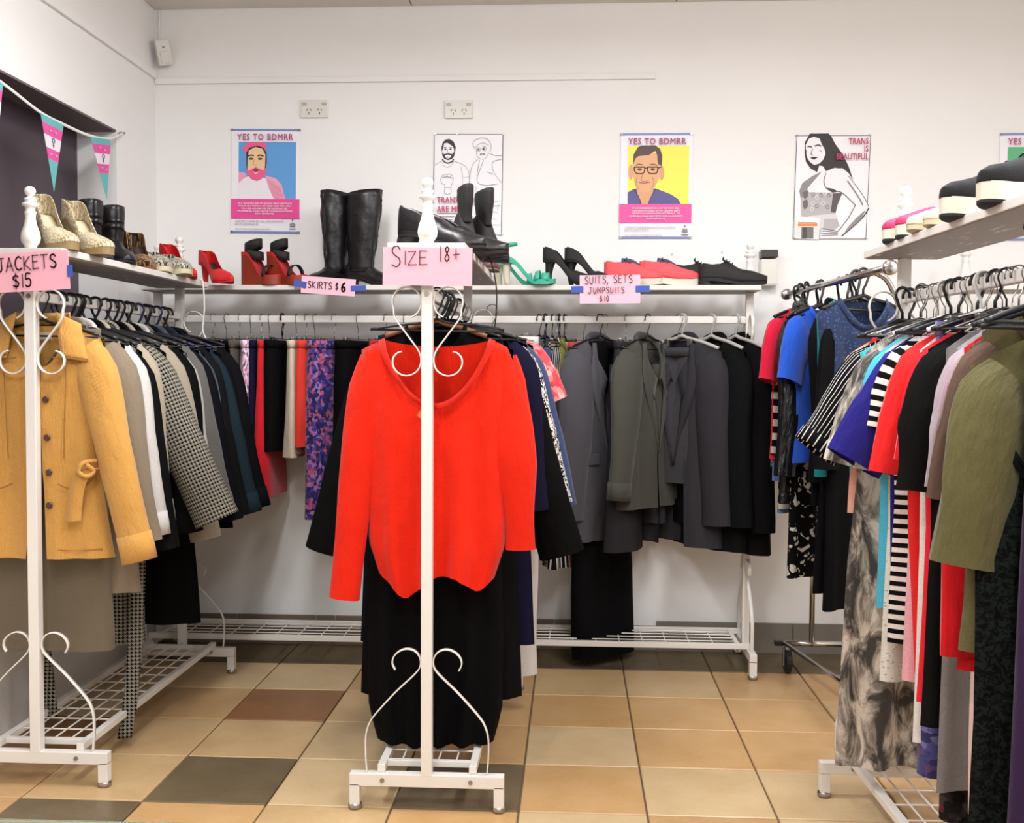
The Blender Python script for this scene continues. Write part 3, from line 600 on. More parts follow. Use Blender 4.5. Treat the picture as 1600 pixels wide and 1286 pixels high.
a.line(L, [(720, 410), (670, 460), (640, 560), (630, 760), (660, 860), (720, 905)], 5).line(L, [(740, 420), (720, 520), (730, 560)], 5).line(L, [(780, 420), (750, 500), (715, 600), (730, 660), (820, 680), (930, 665)], 5).line(L, [(850, 350), (900, 370), (975, 375)], 5).line(L, [(975, 410), (890, 430), (870, 480), (900, 560), (975, 660)], 5).line(L, [(820, 540), (885, 565)], 5).line(L, [(700, 690), (720, 880)], 4)
a.line(L, [(810, 690), (815, 740), (845, 780)], 4).line(L, [(740, 860), (940, 845)], 4).line(L, [(720, 910), (960, 890)], 5).line(L, [(770, 920), (790, 1060), (810, 1190)], 4).line(L, [(820, 940), (930, 965)], 4).line(L, [(810, 990), (920, 1040)], 4).line(L, [(830, 1090), (960, 1092)], 4).line(L, [(940, 880), (930, 940)], 4)
for k in range(4): a.line(L, [(290, 970+k*32), (500-(k*20), 970+k*32)], 8, 0)
a.done(e)
text_mesh('TRANS MEN\nARE MEN', 0.036, (0.013, -0.302), ink('#c0486f'), e, 'LEFT', 0.78, 0.0008, 1.1, name='headline', line=1.12, y=-0.016)
for x, z in ((0.005, 0.002), (0.1, 0.002), (W2, -0.002), (W2-0.005, -H2)): MB().tube([(x, -0.001, z), (x, -0.006, z)], 0.004, 8).build('pin', M_PIN, e)
# 4: woman in a bodice
W4, H4 = 0.316, 0.443
e = poster_base(1244, 212, W4, H4, 'black and white drawing poster of a long-haired woman reading TRANS IS BEAUTIFUL')
a = Art(lambda x: (x-160)*W4/756, lambda y: -(y-152)*H4/1060); B = '#453f41'; G = '#8f8a8c'
a.line(B, [(150, 153), (925, 157)], 7, 0).line(B, [(168, 150), (142, 1215)], 6, 0).line(B, [(918, 150), (888, 1220)], 6, 0).line(G, [(142, 1215), (888, 1222)], 5, 0)
a.fill('#332e30', [(300, 132), (490, 132), (520, 165), (560, 240), (640, 350), (700, 470), (748, 610), (700, 540), (640, 490), (540, 490), (470, 520), (380, 530), (310, 490), (262, 420), (248, 330), (250, 220)])
a.fill('#efecee', [(262, 330), (258, 250), (290, 185), (340, 165), (400, 185), (420, 240), (450, 290), (462, 340), (440, 400), (400, 440), (350, 455), (310, 430), (280, 390)])
a.fill('#efecee', [(400, 460), (440, 470), (470, 520), (560, 485), (640, 500), (700, 570), (760, 640), (850, 770), (912, 890), (860, 980), (760, 1070), (620, 1200), (440, 1200), (420, 1130), (600, 1130), (700, 1010), (775, 870), (640, 740), (560, 720), (470, 690), (450, 620), (280, 700), (210, 690), (250, 620), (380, 530)])
a.fill(G, [(200, 720), (230, 640), (330, 570), (430, 520), (280, 700), (300, 740), (250, 800), (215, 800)]).fill('#b8b3b5', [(215, 800), (300, 735), (520, 740), (640, 745), (600, 860), (570, 960), (620, 1080), (560, 1130), (430, 1120), (420, 1215), (225, 1215), (222, 980)])
a.fill('#5a5254', [(545, 750), (640, 745), (590, 870), (575, 950), (525, 940)]).fill('#6e686a', [(235, 830), (280, 810), (290, 880), (250, 910)], 3).fill('#6e686a', [(230, 740), (280, 720), (290, 780), (250, 800)], 3).fill('#d9d5d7', [(300, 980), (570, 955), (600, 1010), (460, 1010), (450, 1120), (300, 1120)])
for k, (cx, cy) in enumerate([(340, 760), (380, 790), (420, 770), (460, 750), (500, 770), (340, 850), (380, 880), (440, 850), (490, 890), (330, 910)]): a.line('#efecee' if k % 2 else '#6e686a', [(cx-18, cy), (cx, cy-20), (cx+18, cy), (cx, cy+18), (cx-14, cy+6)], 6)
a.fill(B, [(480, 690), (540, 700), (600, 730), (540, 740), (490, 710)]).line(B, [(470, 540), (450, 620), (480, 700), (560, 725), (640, 745), (775, 870)], 7).line(B, [(775, 870), (700, 1010), (600, 1140)], 7).line(B, [(700, 570), (850, 770), (912, 890)], 5).line(B, [(912, 900), (840, 1010), (640, 1190)], 12).fill(G, [(880, 920), (840, 1010), (660, 1170), (700, 1100), (790, 1000)]).line(G, [(690, 620), (800, 780), (850, 870)], 14)
a.line(B, [(275, 268), (300, 265), (320, 275)], 12).line(B, [(350, 262), (390, 250), (415, 265)], 12).line(B, [(328, 290), (315, 345), (335, 355)], 7).fill('#2c2628', [(302, 382), (345, 372), (382, 380), (345, 400)]).line(B, [(262, 300), (270, 390), (330, 450)], 5).line(G, [(400, 300), (420, 320)], 6)
for k in range(4): a.line(B, [(430, 1110+k*25), (500, 1120+k*20), (600, 1140+k*12)], 5)
a.fill('#f3efec', [(170, 985), (412, 1000), (405, 1225), (165, 1215)]).rect('#e08a55', 188, 1058, 388, 1088).line('#c58a63', [(190, 1048), (380, 1050)], 8, 0).rect('#77716f', 225, 1096, 350, 1215).rect('#4e4847', 240, 1100, 282, 1215)
for k in range(5): a.line('#c6c1c2', [(172, 1110+k*20), (218, 1110+k*20)], 5, 0); a.line('#c6c1c2', [(356, 1110+k*20), (398, 1110+k*20)], 5, 0)
a.done(e)
for t_, z in (('TRANS', -0.04), ('IS', -0.073), ('BEAUTIFUL', -0.106)): text_mesh(t_, 0.0375, (0.306, z), ink('#bd3f68'), e, 'RIGHT', 0.7, 0.0007, 1.05, name='headline', y=-0.013)
for x, z in ((0.004, 0.0), (W4-0.004, 0.0), (-0.004, -H4), (W4-0.012, -H4)): MB().tube([(x, -0.001, z), (x, -0.006, z)], 0.004, 8).build('pin', M_PIN, e)

# bunting across the window
M_TEAL = plain('teal_flag', '#68b3b4', 0.8); M_FPINK = plain('pink_flag_band', '#e0559c', 0.8); M_FWHITE = plain('white_flag_band', '#e8dfe6', 0.8); M_CORD = plain('white_cord', '#e9e6e2', 0.8)
bx = LEFT+0.022
cord = [(bx, 2.6, 2.27), (bx, 3.0, 2.205), (bx, 3.39, 2.168), (bx, 3.645, 2.132), (bx, 3.812, 2.128), (bx, 4.03, 2.133), (bx, 4.21, 2.16), (bx, 4.34, 2.21)]
bu = empty('bunting', (0, 0, 0))
MB().ribbon(spline(cord, 6), (0, 0, 1), 0.011, 0.002).build('cord', M_CORD, bu, smooth=True)
MB().tube([(bx-0.02, 4.345, 2.212), (bx+0.004, 4.345, 2.212)], 0.005, 8).build('hook', M_STEEL, bu)
def flag(y0, y1, z0, z1, zt, yt):
    a, b, t = Vector((bx+0.003, y0, z0)), Vector((bx+0.003, y1, z1)), Vector((bx+0.02, yt, zt))
    f = MB(); bands = [(0, 0.1, 0), (0.1, 0.25, 1), (0.25, 0.42, 2), (0.42, 0.57, 1), (0.57, 1.0, 0)]
    for (p, q, mi) in bands:
        pts = [a.lerp(t, p), b.lerp(t, p), b.lerp(t, q), a.lerp(t, q)]
        f.add(pts, [(0, 1, 2, 3)], mi=mi)
    o = f.build('flag', [M_TEAL, M_FPINK, M_FWHITE], bu, weld=1e-5, solid=0.001)
    m = MB(); cen = a.lerp(b, 0.5)
    for (q, w_, h_) in ((0.175, 0.02, 0.007), (0.175, -0.02, 0.007), (0.495, 0.018, 0.006), (0.495, -0.018, 0.006)):
        c = cen.lerp(t, q)+Vector((0.003, w_, 0)); m.box(c, (0.0006, 0.014, h_))
    m.build('flag_print', plain('flag_print_pink', '#f0a3c6', 0.8), o)
    m = MB(); c = cen.lerp(t, 0.33)+Vector((0.003, 0, 0))
    ring = [(c.x, c.y+0.009*cos(k*pi/6), c.z+0.008+0.009*sin(k*pi/6)) for k in range(12)]
    m.tube(ring+[ring[0]], 0.0013, 4).bar(c, c-Vector((0, 0, 0.016)), 0.0014, 4).bar(c+Vector((0, -0.006, -0.009)), c+Vector((0, 0.006, -0.009)), 0.0014, 4)
    m.build('flag_emblem', M_BLACK, o)
flag(3.645, 3.812, 2.128, 2.124, 1.865, 3.70); flag(4.03, 4.21, 2.129, 2.156, 1.906, 4.13); flag(3.22, 3.40, 2.178, 2.163, 1.905, 3.32); flag(2.80, 2.98, 2.232, 2.205, 1.95, 2.9)
tag(bu, 'white cord bunting with teal and pink triangular flags across the dark window', 'bunting')
# ------------------------------------------------------------------ hangers and clothes
M_HWIRE = plain('hanger_wire', '#8d8a86', 0.3, metal=0.9); M_HWOOD = plain('hanger_wood', '#8a5a3a', 0.45, var=0.15, scale=20); M_HWHITE = plain('white_hanger', '#e2dfda', 0.4); M_HGREY = plain('clear_grey_hanger', '#b4b0a8', 0.3)
M_HBLACK = plain('black_hanger', '#18161a', 0.38); M_HNAVY = plain('navy_hanger', '#20224a', 0.38)
HK = {'black': (M_HBLACK, 0.0046, 0.0065), 'wire': (M_HWIRE, 0.0017, 0.0022), 'wood': (M_HWIRE, 0.0022, 0.0085), 'white': (M_HWHITE, 0.0044, 0.006), 'grey': (M_HGREY, 0.0058, 0.008), 'navy': (M_HNAVY, 0.0046, 0.006), 'thin': (M_HBLACK, 0.0026, 0.0045)}
def mod_arc(r, a0, a1, n): return [(r*cos(math.radians(a0+(a1-a0)*k/n)), r*sin(math.radians(a0+(a1-a0)*k/n))) for k in range(n+1)]
def hanger(loc, rz, kind, half, slope, label, group=None, clip=False, flip=1, hook_r=None):
    """origin at the rail centre; local x across the shoulders"""
    hm, hr, br = HK[kind]; R = hook_r or 0.021
    bm = M_HWOOD if kind == 'wood' else hm
    m = MB()
    if clip:
        m.bar((-half, 0, -0.085), (half, 0, -0.085), 0.0018, 6).bar((0, 0, -0.085), (0, 0, -0.055), 0.0022, 6)
    else:
        zt = -0.072; ze = zt-slope
        m.tube(spline([(-half, 0, ze), (-half*0.55, 0, zt-slope*0.42), (-0.03, 0, zt-0.004), (0, 0, zt+0.006), (0.03, 0, zt-0.004), (half*0.55, 0, zt-slope*0.42), (half, 0, ze)], 4), br, 6)
        if kind in ('black', 'white', 'wire', 'navy', 'thin'): m.bar((-half, 0, ze), (half, 0, ze-0.006), br*0.75, 6)
    o = m.build('clothes_hanger', bm, smooth=True); o.location = loc; o.rotation_euler = (0, 0, rz)
    arc = [(flip*x, 0, z+0.003) for x, z in mod_arc(R, -35, 200, 12)]
    MB().tube([(0, 0, -0.07), (0, 0, -0.046), (flip*R*0.5, 0, -0.028)]+arc, hr, 6).build('hook', hm, o, smooth=True)
    if clip:
        for s in (-1, 1): MB().box((s*half*0.82, 0, -0.096), (0.022, 0.016, 0.034)).build('clip', M_HWIRE if kind == 'wire' else hm, o, bevel=0.003)
    return tag(o, label, 'hanger', group)

def wob(u, v, sd): return (sin(3.1*u+2.3*v+sd)+0.6*sin(7.3*u-3.7*v+1.7*sd)+0.4*sin(13.0*u+6.1*v+2.9*sd))/2.0
def torso_mesh(g, nu=26, nv=22):
    sw, drop, nw = g.get('sw', 0.2), g.get('drop', 0.055), g.get('nw', 0.07)
    nf, nb, L = g.get('nf', 0.05), g.get('nb', 0.01), g['L']
    W = g.get('w') or [(0, sw), (0.18, sw*0.97), (0.5, sw*0.92), (1, sw*0.97)]
    T = g.get('t', [(0, 0.022), (0.25, 0.042), (1, 0.048)]); fold, nfold, sd = g.get('fold', 0.012), g.get('nf_', 3.2), g.get('seed', 1)
    gap = g.get('gap'); hem = g.get('hem', lambda u: 0.0)
    un = nw/sw; m = MB()
    def pt(u, v, side):
        au = abs(u)
        if au >= un: zt = -drop*((au-un)/(1-un))**1.15
        else: zt = -(nf if side < 0 else nb)*(1-(au/un)**2)**0.8
        z = zt+(-L+hem(u)-zt)*v
        ww = interp(W, v); x = u*ww*(1+0.02*wob(0, 2*v, sd))
        pro = max(0.0, 1-au**3)**0.55
        if au < un: s0 = 0.75
        else: s0 = 0.0
        k = sm(v/0.16); k = s0*(1-k)+k if au < un*1.001 else k*(1-0.0)+0.0
        th = interp(T, v)*pro*max(k, (0.55*max(0, 1-(au-un)/0.35) if au >= un else 0)*(1 if v > 0 else 0))
        f = fold*(v**0.8)*(1-au**5)*(sin(nfold*pi*u+sd+side*0.9+1.2*wob(u*0.3, v, sd))+0.5*wob(u, v*1.3, sd+side))
        if au >= un and v == 0: th = 0; f = 0
        return Vector((x, side*th+f*(1 if side < 0 else 0.8), z)), (x+(0.6 if side > 0 else 0), z)
    for side in (-1, 1):
        spans = [(-1.0, 1.0, nu)]
        for (a, b, n) in spans:
            if side < 0 and gap:
                for s in (-1, 1):
                    P, Q = [], []
                    for j in range(nv+1):
                        v = j/nv; g0 = interp(gap, v); row, rq = [], []
                        for i in range(nu//2+1):
                            u = s*(g0+(1-g0)*i/(nu//2)); p, q = pt(u, v, side)
                            if i == 0: p.y -= 0.004
                            row.append(p); rq.append(q)
                        P.append(row); Q.append(rq)
                    m.grid(P, Q)
            else:
                P, Q = [], []
                for j in range(nv+1):
                    v = j/nv; row = [pt(a+(b-a)*i/n, v, side) for i in range(n+1)]; P.append([r[0] for r in row]); Q.append([r[1] for r in row])
                m.grid(P, Q)
    return m, pt
def sleeve_mesh(g, s, nt=16, n=14):
    sw, drop = g.get('sw', 0.2), g.get('drop', 0.055)
    d = g.get('sl'); 
    if s < 0 and g.get('sl2'): d = dict(d, **g['sl2'])
    if s > 0 and g.get('slp'): d = dict(d, **g['slp'])
    Ls, r0, r1 = d['L'], d.get('r0', 0.082), d.get('r1', 0.055); out = math.radians(d.get('out', 9)); fw = d.get('fw', 0.02); bend = d.get('bend', 0.03); st = math.radians(d.get('start', 60)); sd = g.get('seed', 1)+s; fl = d.get('flat', 0.62)
    puff = d.get('puff', 0)
    c = Vector((s*(sw-r0*g.get('inset', 0.95)), d.get('y0', 0), -drop-r0*0.42)); pts = [c]
    for k in range(nt):
        t = (k+0.5)/nt; th = out+(st-out)*math.exp(-t*Ls/0.055)+d.get('kink', 0)*sin(pi*t)
        c = c+Vector((s*sin(th), 0, -cos(th)))*(Ls/nt); pts.append(c)
    P, Q = [], []
    for k, c in enumerate(pts):
        t = k/nt; r = (r0+(r1-r0)*sm(t*1.1))*(0.8+0.2*sm(t*7))+puff*sin(pi*min(1, max(0, (t-0.1)/0.8)))**2
        yo = -fw*t-bend*sin(pi*min(1, t*1.05))*0.6+g.get('lean', 0)*t
        d0 = (pts[min(k+1, nt)]-pts[max(k-1, 0)]).normalized(); nx_ = Vector((d0.z, 0, -d0.x)) if True else None
        row, rq = [], []
        for i in range(n):
            a = 2*pi*i/n
            wr = 1+0.03*wob(a*1.3, t*3, sd)+0.035*sin(2*a+5*t+sd)*sm(t*2)+0.03*sin(17*(t-0.5)+2*a)*math.exp(-((t-0.52)/0.14)**2)
            p = c+nx_*(r*cos(a)*wr)+Vector((0, yo+r*fl*sin(a)*wr, 0)); row.append(p); rq.append((a*r0+2.0, t*Ls))
        row.append(row[0]); rq.append((2*pi*r0+2.0, t*Ls)); P.append(row); Q.append(rq)
    return MB().grid(P, Q), P
def collar_mesh(nw, h=0.035, fall=0.045, nf=0.05, spread=0.06, lean=0.02):
    """turned-down collar: stand at the neck folded outward, points to the front"""
    P, Q = [], []; n = 20
    for k, (dz, dr) in enumerate(((0.0, 0.0), (h*0.8, 0.002), (h, 0.008), (h*0.75, 0.016), (-fall*0.4, 0.022), (-fall, 0.026))):
        row, rq = [], []
        for i in range(n+1):
            a = -pi*0.5-pi*0.93+2*pi*0.93*i/n+pi   # around the back, open at the front (-y)
            fr = abs(2*i/n-1)
            x = (nw+dr+spread*0.35*fr**3*(k > 2))*cos(a-0.0); y = (0.032+dr*0.6)*sin(a)
            ang = pi/2-(2*i/n-1)*pi*0.93
            x = (nw+dr)*cos(ang); y = (0.032+dr*0.7)*sin(ang)
            z = -nf*fr**2.2*0.9+dz*(1-0.45*fr**2)-(spread*fr**4 if k > 3 else 0)
            x += math.copysign(spread*0.5*fr**4, x) if k > 3 else 0
            row.append(Vector((x, y-lean*fr**2, z))); rq.append((ang*nw, dz))
        P.append(row); Q.append(rq)
    return MB().grid(P, Q)
def lapel_mesh(s, nw, nf, L, wid, pt, v1):
    """one lapel lying on the front panel from the collar down to the button point"""
    P, Q = [], []; n = 12
    for j in range(n+1):
        t = j/n; row, rq = [], []
        z = -0.02-(nf+v1*L-0.02)*t; v = max(0.03, (-z)/L)
        wl = wid*(0.35+0.65*sm(t/0.35)) if t < 0.35 else wid*(1-sm((t-0.35)/0.65))
        for i in range(4):
            u0 = (nw*(1-t)*0.9+0.004)
            x = u0+wl*i/3
            row.append(Vector((s*x, -0.03-0.022*sm(t*2)-0.006-(0.006 if 0 < i < 3 else 0), z))); rq.append((x, z))
        P.append(row); Q.append(rq)
    return MB().grid(P, Q)

def garment(name, label, cat, loc, rz, g, mat, hk='black', group=None, hflip=1, what=None, hgroup=None):
    """a top, jacket, coat or dress on its own hanger; loc = rail point"""
    root = empty(name, loc, rz); zoff = Vector((0, 0, -0.079-g.get('dz', 0)))
    if g.get('tilt'): root.rotation_euler = (0, g['tilt'], rz)
    m, pt = torso_mesh(g); m.build('body', mat, root, smooth=True, weld=2e-5, loc=zoff)
    if g.get('sl'):
        for s in (-1, 1):
            if g.get('one') and s != g['one']: continue
            sm_, P = sleeve_mesh(g, s); so = sm_.build('sleeve', g.get('smat', mat), root, smooth=True, loc=zoff)
            if g.get('cuff'):
                c = MB(); rows = P[-3:]; cen = [sum((p for p in r[:-1]), Vector())/(len(r)-1) for r in rows]
                big = [[ce+(p-ce)*1.02 for p in r] for r, ce in zip(rows, cen)]
                c.grid(big, [[(i*0.02, j*0.03) for i in range(len(big[0]))] for j in range(3)]); c.build('cuff', g.get('cmat', mat), so, smooth=True, solid=0.003)
    nw = g.get('nw', 0.07)
    if g.get('collar'):
        collar_mesh(nw*0.9, g.get('ch', 0.03), g.get('cf', 0.045), g.get('nf', 0.05), g.get('cs', 0.05)).build('collar', g.get('colmat', mat), root, smooth=True, solid=0.003, loc=zoff)
    if g.get('lapel'):
        for s in (-1, 1): lapel_mesh(s, nw*0.9, g.get('nf', 0.05), g['L'], g['lapel'], pt, g.get('lv', 0.42)).build('lapel', g.get('colmat', mat), root, smooth=True, solid=0.003, loc=zoff)
    if g.get('band'):
        rows = []; rq = []
        for dz in (0, -1):
            row = []
            for i in range(25):
                u = -1+2*i/24; x = u*nw; zf = -(g.get('nf', 0.05))*(1-u*u)**0.8
                row.append(Vector((x*(1+0.0*dz)+math.copysign(0.012, u)*(-dz)*abs(u), -0.025*(1-u**4)**0.5*0.9-0.004, zf+0.004+dz*g['band'])))
            rows.append(row); rq.append([(r.x, r.z) for r in row])
        MB().grid(rows, rq).build('neckband', g.get('bandmat', mat), root, smooth=True, solid=0.003, loc=zoff)
    for (bx_, bz) in g.get('buttons', []):
        v = -bz/g['L']; o = MB().lathe([(0, 0.004), (0.008, 0.004), (0.010, 0.002), (0.010, 0)], (0, 0, 0), 12).build('button', g.get('bmat', M_BLACK), root)
        o.rotation_euler = (pi/2, 0, 0); p, _ = pt(bx_/interp(g.get('w') or [(0, g.get('sw', .2))], v), v, -1); o.location = Vector((bx_, p.y-0.006, bz))+zoff
    for (px, pz, pw_, ph) in g.get('flaps', []):
        MB().box((px, -interp(g.get('t', [(0, 0.045)]), 0.6)-0.004, pz), (pw_, 0.006, ph)).build('pocket_flap', mat, root, bevel=0.002, loc=zoff)
    tag(root, label, cat, group)
    short = what or label
    if len((HKN[hk]+' holding the '+short).split()) > 16: short = name.replace('_', ' ')
    hanger(loc, rz, hk, max(0.1, g.get('sw', 0.2)-0.02), g.get('drop', 0.055)*0.8, HKN[hk]+' holding the '+short, flip=hflip, group=hgroup)
    return root
HKN = {'black': 'black plastic hanger', 'wire': 'thin wire hanger', 'wood': 'brown wooden hanger', 'white': 'white plastic hanger', 'grey': 'translucent grey hanger', 'navy': 'navy plastic hanger', 'thin': 'slim black hanger'}
def skirt(name, label, cat, loc, rz, half, hemw, L, t, mat, fold=0.012, nfold=4, seed=1, hk='wire', what=None, waist=True, dz=0.095, group=None, hemfn=None, flip=1):
    root = empty(name, loc, rz); P, Q = [], []; n, nv = 40, 18
    for j in range(nv+1):
        v = j/nv; row, rq = [], []
        hw = half+(hemw-half)*v**0.8; th = interp(t, v)
        for i in range(n+1):
            a = 2*pi*i/n; ca, sa = cos(a), sin(a)
            x = hw*math.copysign(abs(ca)**0.7, ca); y = th*math.copysign(abs(sa)**0.8, sa)
            f = fold*v**0.7*(sin(nfold*a+seed)+0.6*wob(a, v*1.5, seed)); y += f*sa*1.2+0.5*f; x += f*0.8*ca
            z = -dz-L*v+(hemfn(x/hw) if hemfn else 0)*v; row.append(Vector((x, y, z))); rq.append((a*half*0.6, z))
        row[-1] = row[0].copy(); P.append(row); Q.append(rq)
    MB().grid(P, Q).build('body', mat, root, smooth=True)
    if waist:
        wb = [[Vector((p.x*1.02, p.y*1.06, p.z+dz_)) for p in P[0]] for dz_ in (0.002, -0.03)]
        MB().grid(wb, [[(q[0], q[1]) for q in Q[0]], [(q[0], q[1]-0.03) for q in Q[0]]]).build('waistband', mat, root, smooth=True, solid=0.003)
    tag(root, label, cat, group); what = what or label
    if len(what.split()) > 10: what = name.replace('_', ' ')
    hanger(loc, rz, hk, half*0.85, 0, HKN[hk].replace('hanger', 'clip hanger')+' holding the '+what, clip=True, flip=flip)
    return root
def trousers(name, label, loc, rz, half, L, mat, legw=0.1, th=0.03, seed=1, hk='wire', what=None, dz=0.095, own_hanger=True, spread=0.0, cat='trousers'):
    root = empty(name, loc, rz); crotch = 0.26
    for s in (-1, 1):
        P, Q = [], []; n, nv = 20, 22
        for j in range(nv+1):
            v = j/nv; z = -dz-L*v; k = sm((L*v)/crotch)
            c = s*(half*0.5*(1-k)+(half*0.52+spread*v)*k); rx = half*0.52*(1-v)+legw*v if L*v > 0 else half*0.52; rx = half*0.53+(legw-half*0.53)*sm(v*1.3)
            row, rq = [], []
            for i in range(n+1):
                a = 2*pi*(i % n)/n; f = 1+0.06*wob(a, v*4, seed+s)
                x = c+rx*math.copysign(abs(cos(a))**0.8, cos(a))*f; y = th*(1+0.25*v)*sin(a)*f+0.008*sin(5*v+seed)
                row.append(Vector((x, y, z))); rq.append((2*pi*i/n*rx, z))
            P.append(row); Q.append(rq)
        MB().grid(P, Q).build('trouser_leg', mat, root, smooth=True)
    MB().grid([[Vector((half*1.03*cos(2*pi*i/24), th*1.1*sin(2*pi*i/24), -dz+0.004-0.035*j)) for i in range(25)] for j in (0, 1)], [[(i*0.02, -0.035*j) for i in range(25)] for j in (0, 1)]).build('waistband', mat, root, smooth=True, solid=0.004)
    tag(root, label, cat)
    if own_hanger: hanger(loc, rz, hk, half*0.9, 0, HKN[hk].replace('hanger', 'clip hanger')+' holding the '+(what or label), clip=True)
    return root
def strip_cloth(pts, wd, wvec, mat, parent, name, th=0.004):
    return MB().ribbon(spline(pts, 5), wvec, wd, th).build(name, mat, parent, smooth=True)
JK = dict(L=0.70, sw=0.2, nw=0.075, nf=0.16, drop=0.06, collar=1, lapel=0.06, gap=[(0, 0.0), (0.3, 0.01), (1, 0.05)], fold=0.008, t=[(0, 0.022), (0.25, 0.034), (1, 0.036)], w=[(0, 0.2), (0.2, 0.205), (0.5, 0.195), (1, 0.215)], sl=dict(L=0.6, out=12, r0=0.078, r1=0.056, fw=0.03))
def jk(**k):
    d = dict(JK); s = dict(d['sl']); s.update(k.pop('sl', {})); d.update(k); d['sl'] = s; d['w'] = k.get('w') or [(0, d['sw']), (0.2, d['sw']*1.02), (0.5, d['sw']*0.97), (1, d['sw']*1.06)]; return d
TE = dict(L=0.6, sw=0.2, nw=0.085, nf=0.09, drop=0.05, fold=0.012, t=[(0, 0.016), (0.25, 0.026), (1, 0.032)], sl=dict(L=0.2, out=16, r0=0.085, r1=0.078, start=55, flat=0.4, fw=0.0, bend=0.0), band=0.018)
def te(**k):
    d = dict(TE); s = dict(d['sl']); s.update(k.pop('sl', {}) or {}); nosl = k.pop('nosl', 0); d.update(k); d['sl'] = None if nosl else s
    if 'w' not in k: d['w'] = [(0, d['sw']), (0.2, d['sw']*0.96), (0.5, d['sw']*0.92), (1, d['sw']*k.get('hw', 1.0))]
    return d

# ---- left rack: jackets --------------------------------------------------
LX = -1.588
F = fabric
yel = F('mustard_corduroy', '#cb964c', rough=0.9, wrinkle=0.5, sheen=0.2, rib=1900.0)
yj = garment('corduroy_jacket', 'mustard yellow corduroy jacket with brown buttons and tied belt', 'jacket', (LX, 3.13, RAIL), 0.0,
    dict(L=0.70, sw=0.19, nw=0.085, nf=0.13, nb=0.005, drop=0.05, gap=[(0, 0.02), (0.25, 0.05), (0.6, 0.09), (1, 0.14)], fold=0.007, nf_=4.0, seed=2.2, t=[(0, 0.024), (0.2, 0.042), (0.55, 0.04), (0.65, 0.036), (1, 0.05)], w=[(0, 0.19), (0.2, 0.19), (0.55, 0.172), (0.65, 0.18), (1, 0.215)],
         sl=dict(L=0.655, r0=0.066, r1=0.05, out=13.5, fw=0.05, bend=0.03, start=50), cuff=1, buttons=[(0.03, -0.225), (0.033, -0.338), (0.036, -0.442), (0.038, -0.54)], bmat=plain('brown_button', '#4a2a1c', 0.35)), yel, 'thin', what='mustard corduroy jacket')
zo = Vector((0, 0, -0.079))
def leaf(pts, mat, parent, name, y=-0.05, t=0.003, bow=0.005):
    n = len(pts); cx = sum(p[0] for p in pts)/n; cz = sum(p[1] for p in pts)/n
    mid = [(p[0]*0.5+cx*0.5, p[1]*0.5+cz*0.5) for p in pts]; m = MB(); vs = [(p[0], y, p[1]) for p in pts]+[(p[0], y-bow, p[1]) for p in mid]+[(cx, y-bow*1.2, cz)]
    fs = [(i, (i+1) % n, n+(i+1) % n, n+i) for i in range(n)]+[(n+i, n+(i+1) % n, 2*n) for i in range(n)]
    m.add(vs, fs); return m.build(name, mat, parent, smooth=True, solid=t, loc=zo)
for s in (-1, 1):                         # broad turned-down collar
    cA, cB, cC, cD = Vector((0.06, 0, 0.035)), Vector((0.125, 0, 0.0)), Vector((0.16, 0, -0.112)), Vector((0.083, 0, -0.1)); P = []
    for j in range(9):
        q = j/8; row = []
        for i in range(7):
            t = i/6; p = cA.lerp(cB, t).lerp(cD.lerp(cC, t), q); row.append(Vector((s*p.x, -0.036-0.016*sm(q*1.5)+0.02*t*(1-q)-0.006*sin(pi*t)+(0.008*t if q > 0.3 else 0), p.z)))
        P.append(row)
    MB().grid(P).build('collar', yel, yj, smooth=True, solid=0.005, loc=zo)
    edge = [r[-1] for r in P]+[p for p in reversed(P[-1])]
    MB().tube([e_+Vector((-s*0.007 if k_ < 9 else 0, -0.004, 0.007 if k_ >= 9 else 0)) for k_, e_ in enumerate(edge)], 0.0012, 4).build('collar_stitching', plain('ochre_stitching', '#9d6d30', 0.9), yj, loc=zo)
MB().grid([[Vector((0.082*cos(a), 0.034*sin(a), z)) for a in [pi*k/12 for k in range(13)]] for z in (0.0, 0.025, 0.035)], [[(k*0.02, z) for k in range(13)] for z in (0, 0.03, 0.06)]).build('collar_stand', yel, yj, smooth=True, solid=0.004, loc=zo)
MB().box((0.0, 0.018, -0.035), (0.035, 0.002, 0.022)).build('neck_label', plain('cloth_label', '#d8cfc0', 0.9), yj, loc=zo)
kn = strip_cloth([(0.172, -0.036, -0.415), (0.15, -0.062, -0.41), (0.135, -0.07, -0.425), (0.118, -0.072, -0.47), (0.108, -0.07, -0.53), (0.106, -0.07, -0.565)], 0.045, (1, 0.1, 0.1), yel, yj, 'belt_tail'); kn.location = zo+Vector((0.015, 0, -0.02))
kn = MB().tube(spline([(0.17, -0.05, -0.385), (0.14, -0.074, -0.39), (0.128, -0.08, -0.415), (0.15, -0.075, -0.43), (0.165, -0.062, -0.415), (0.15, -0.078, -0.395)], 5), 0.0085, 8, flat=0.8).build('belt_knot', yel, yj, smooth=True, loc=zo+Vector((0.015, 0, -0.02)))
for s in (-1, 1): MB().tube(spline([(s*0.07, -0.058, -0.475), (s*0.12, -0.056, -0.49), (s*0.168, -0.036, -0.46)], 4), 0.0025, 5).build('pocket_seam', plain('ochre_stitching', '#9d6d30', 0.9), yj, smooth=True, loc=zo)
MB().tube([(0.06, -0.054, -0.672), (0.12, -0.052, -0.674), (0.19, -0.03, -0.672)], 0.0014, 5).build('hem_stitching', plain('ochre_stitching', '#9d6d30', 0.9), yj, loc=zo)
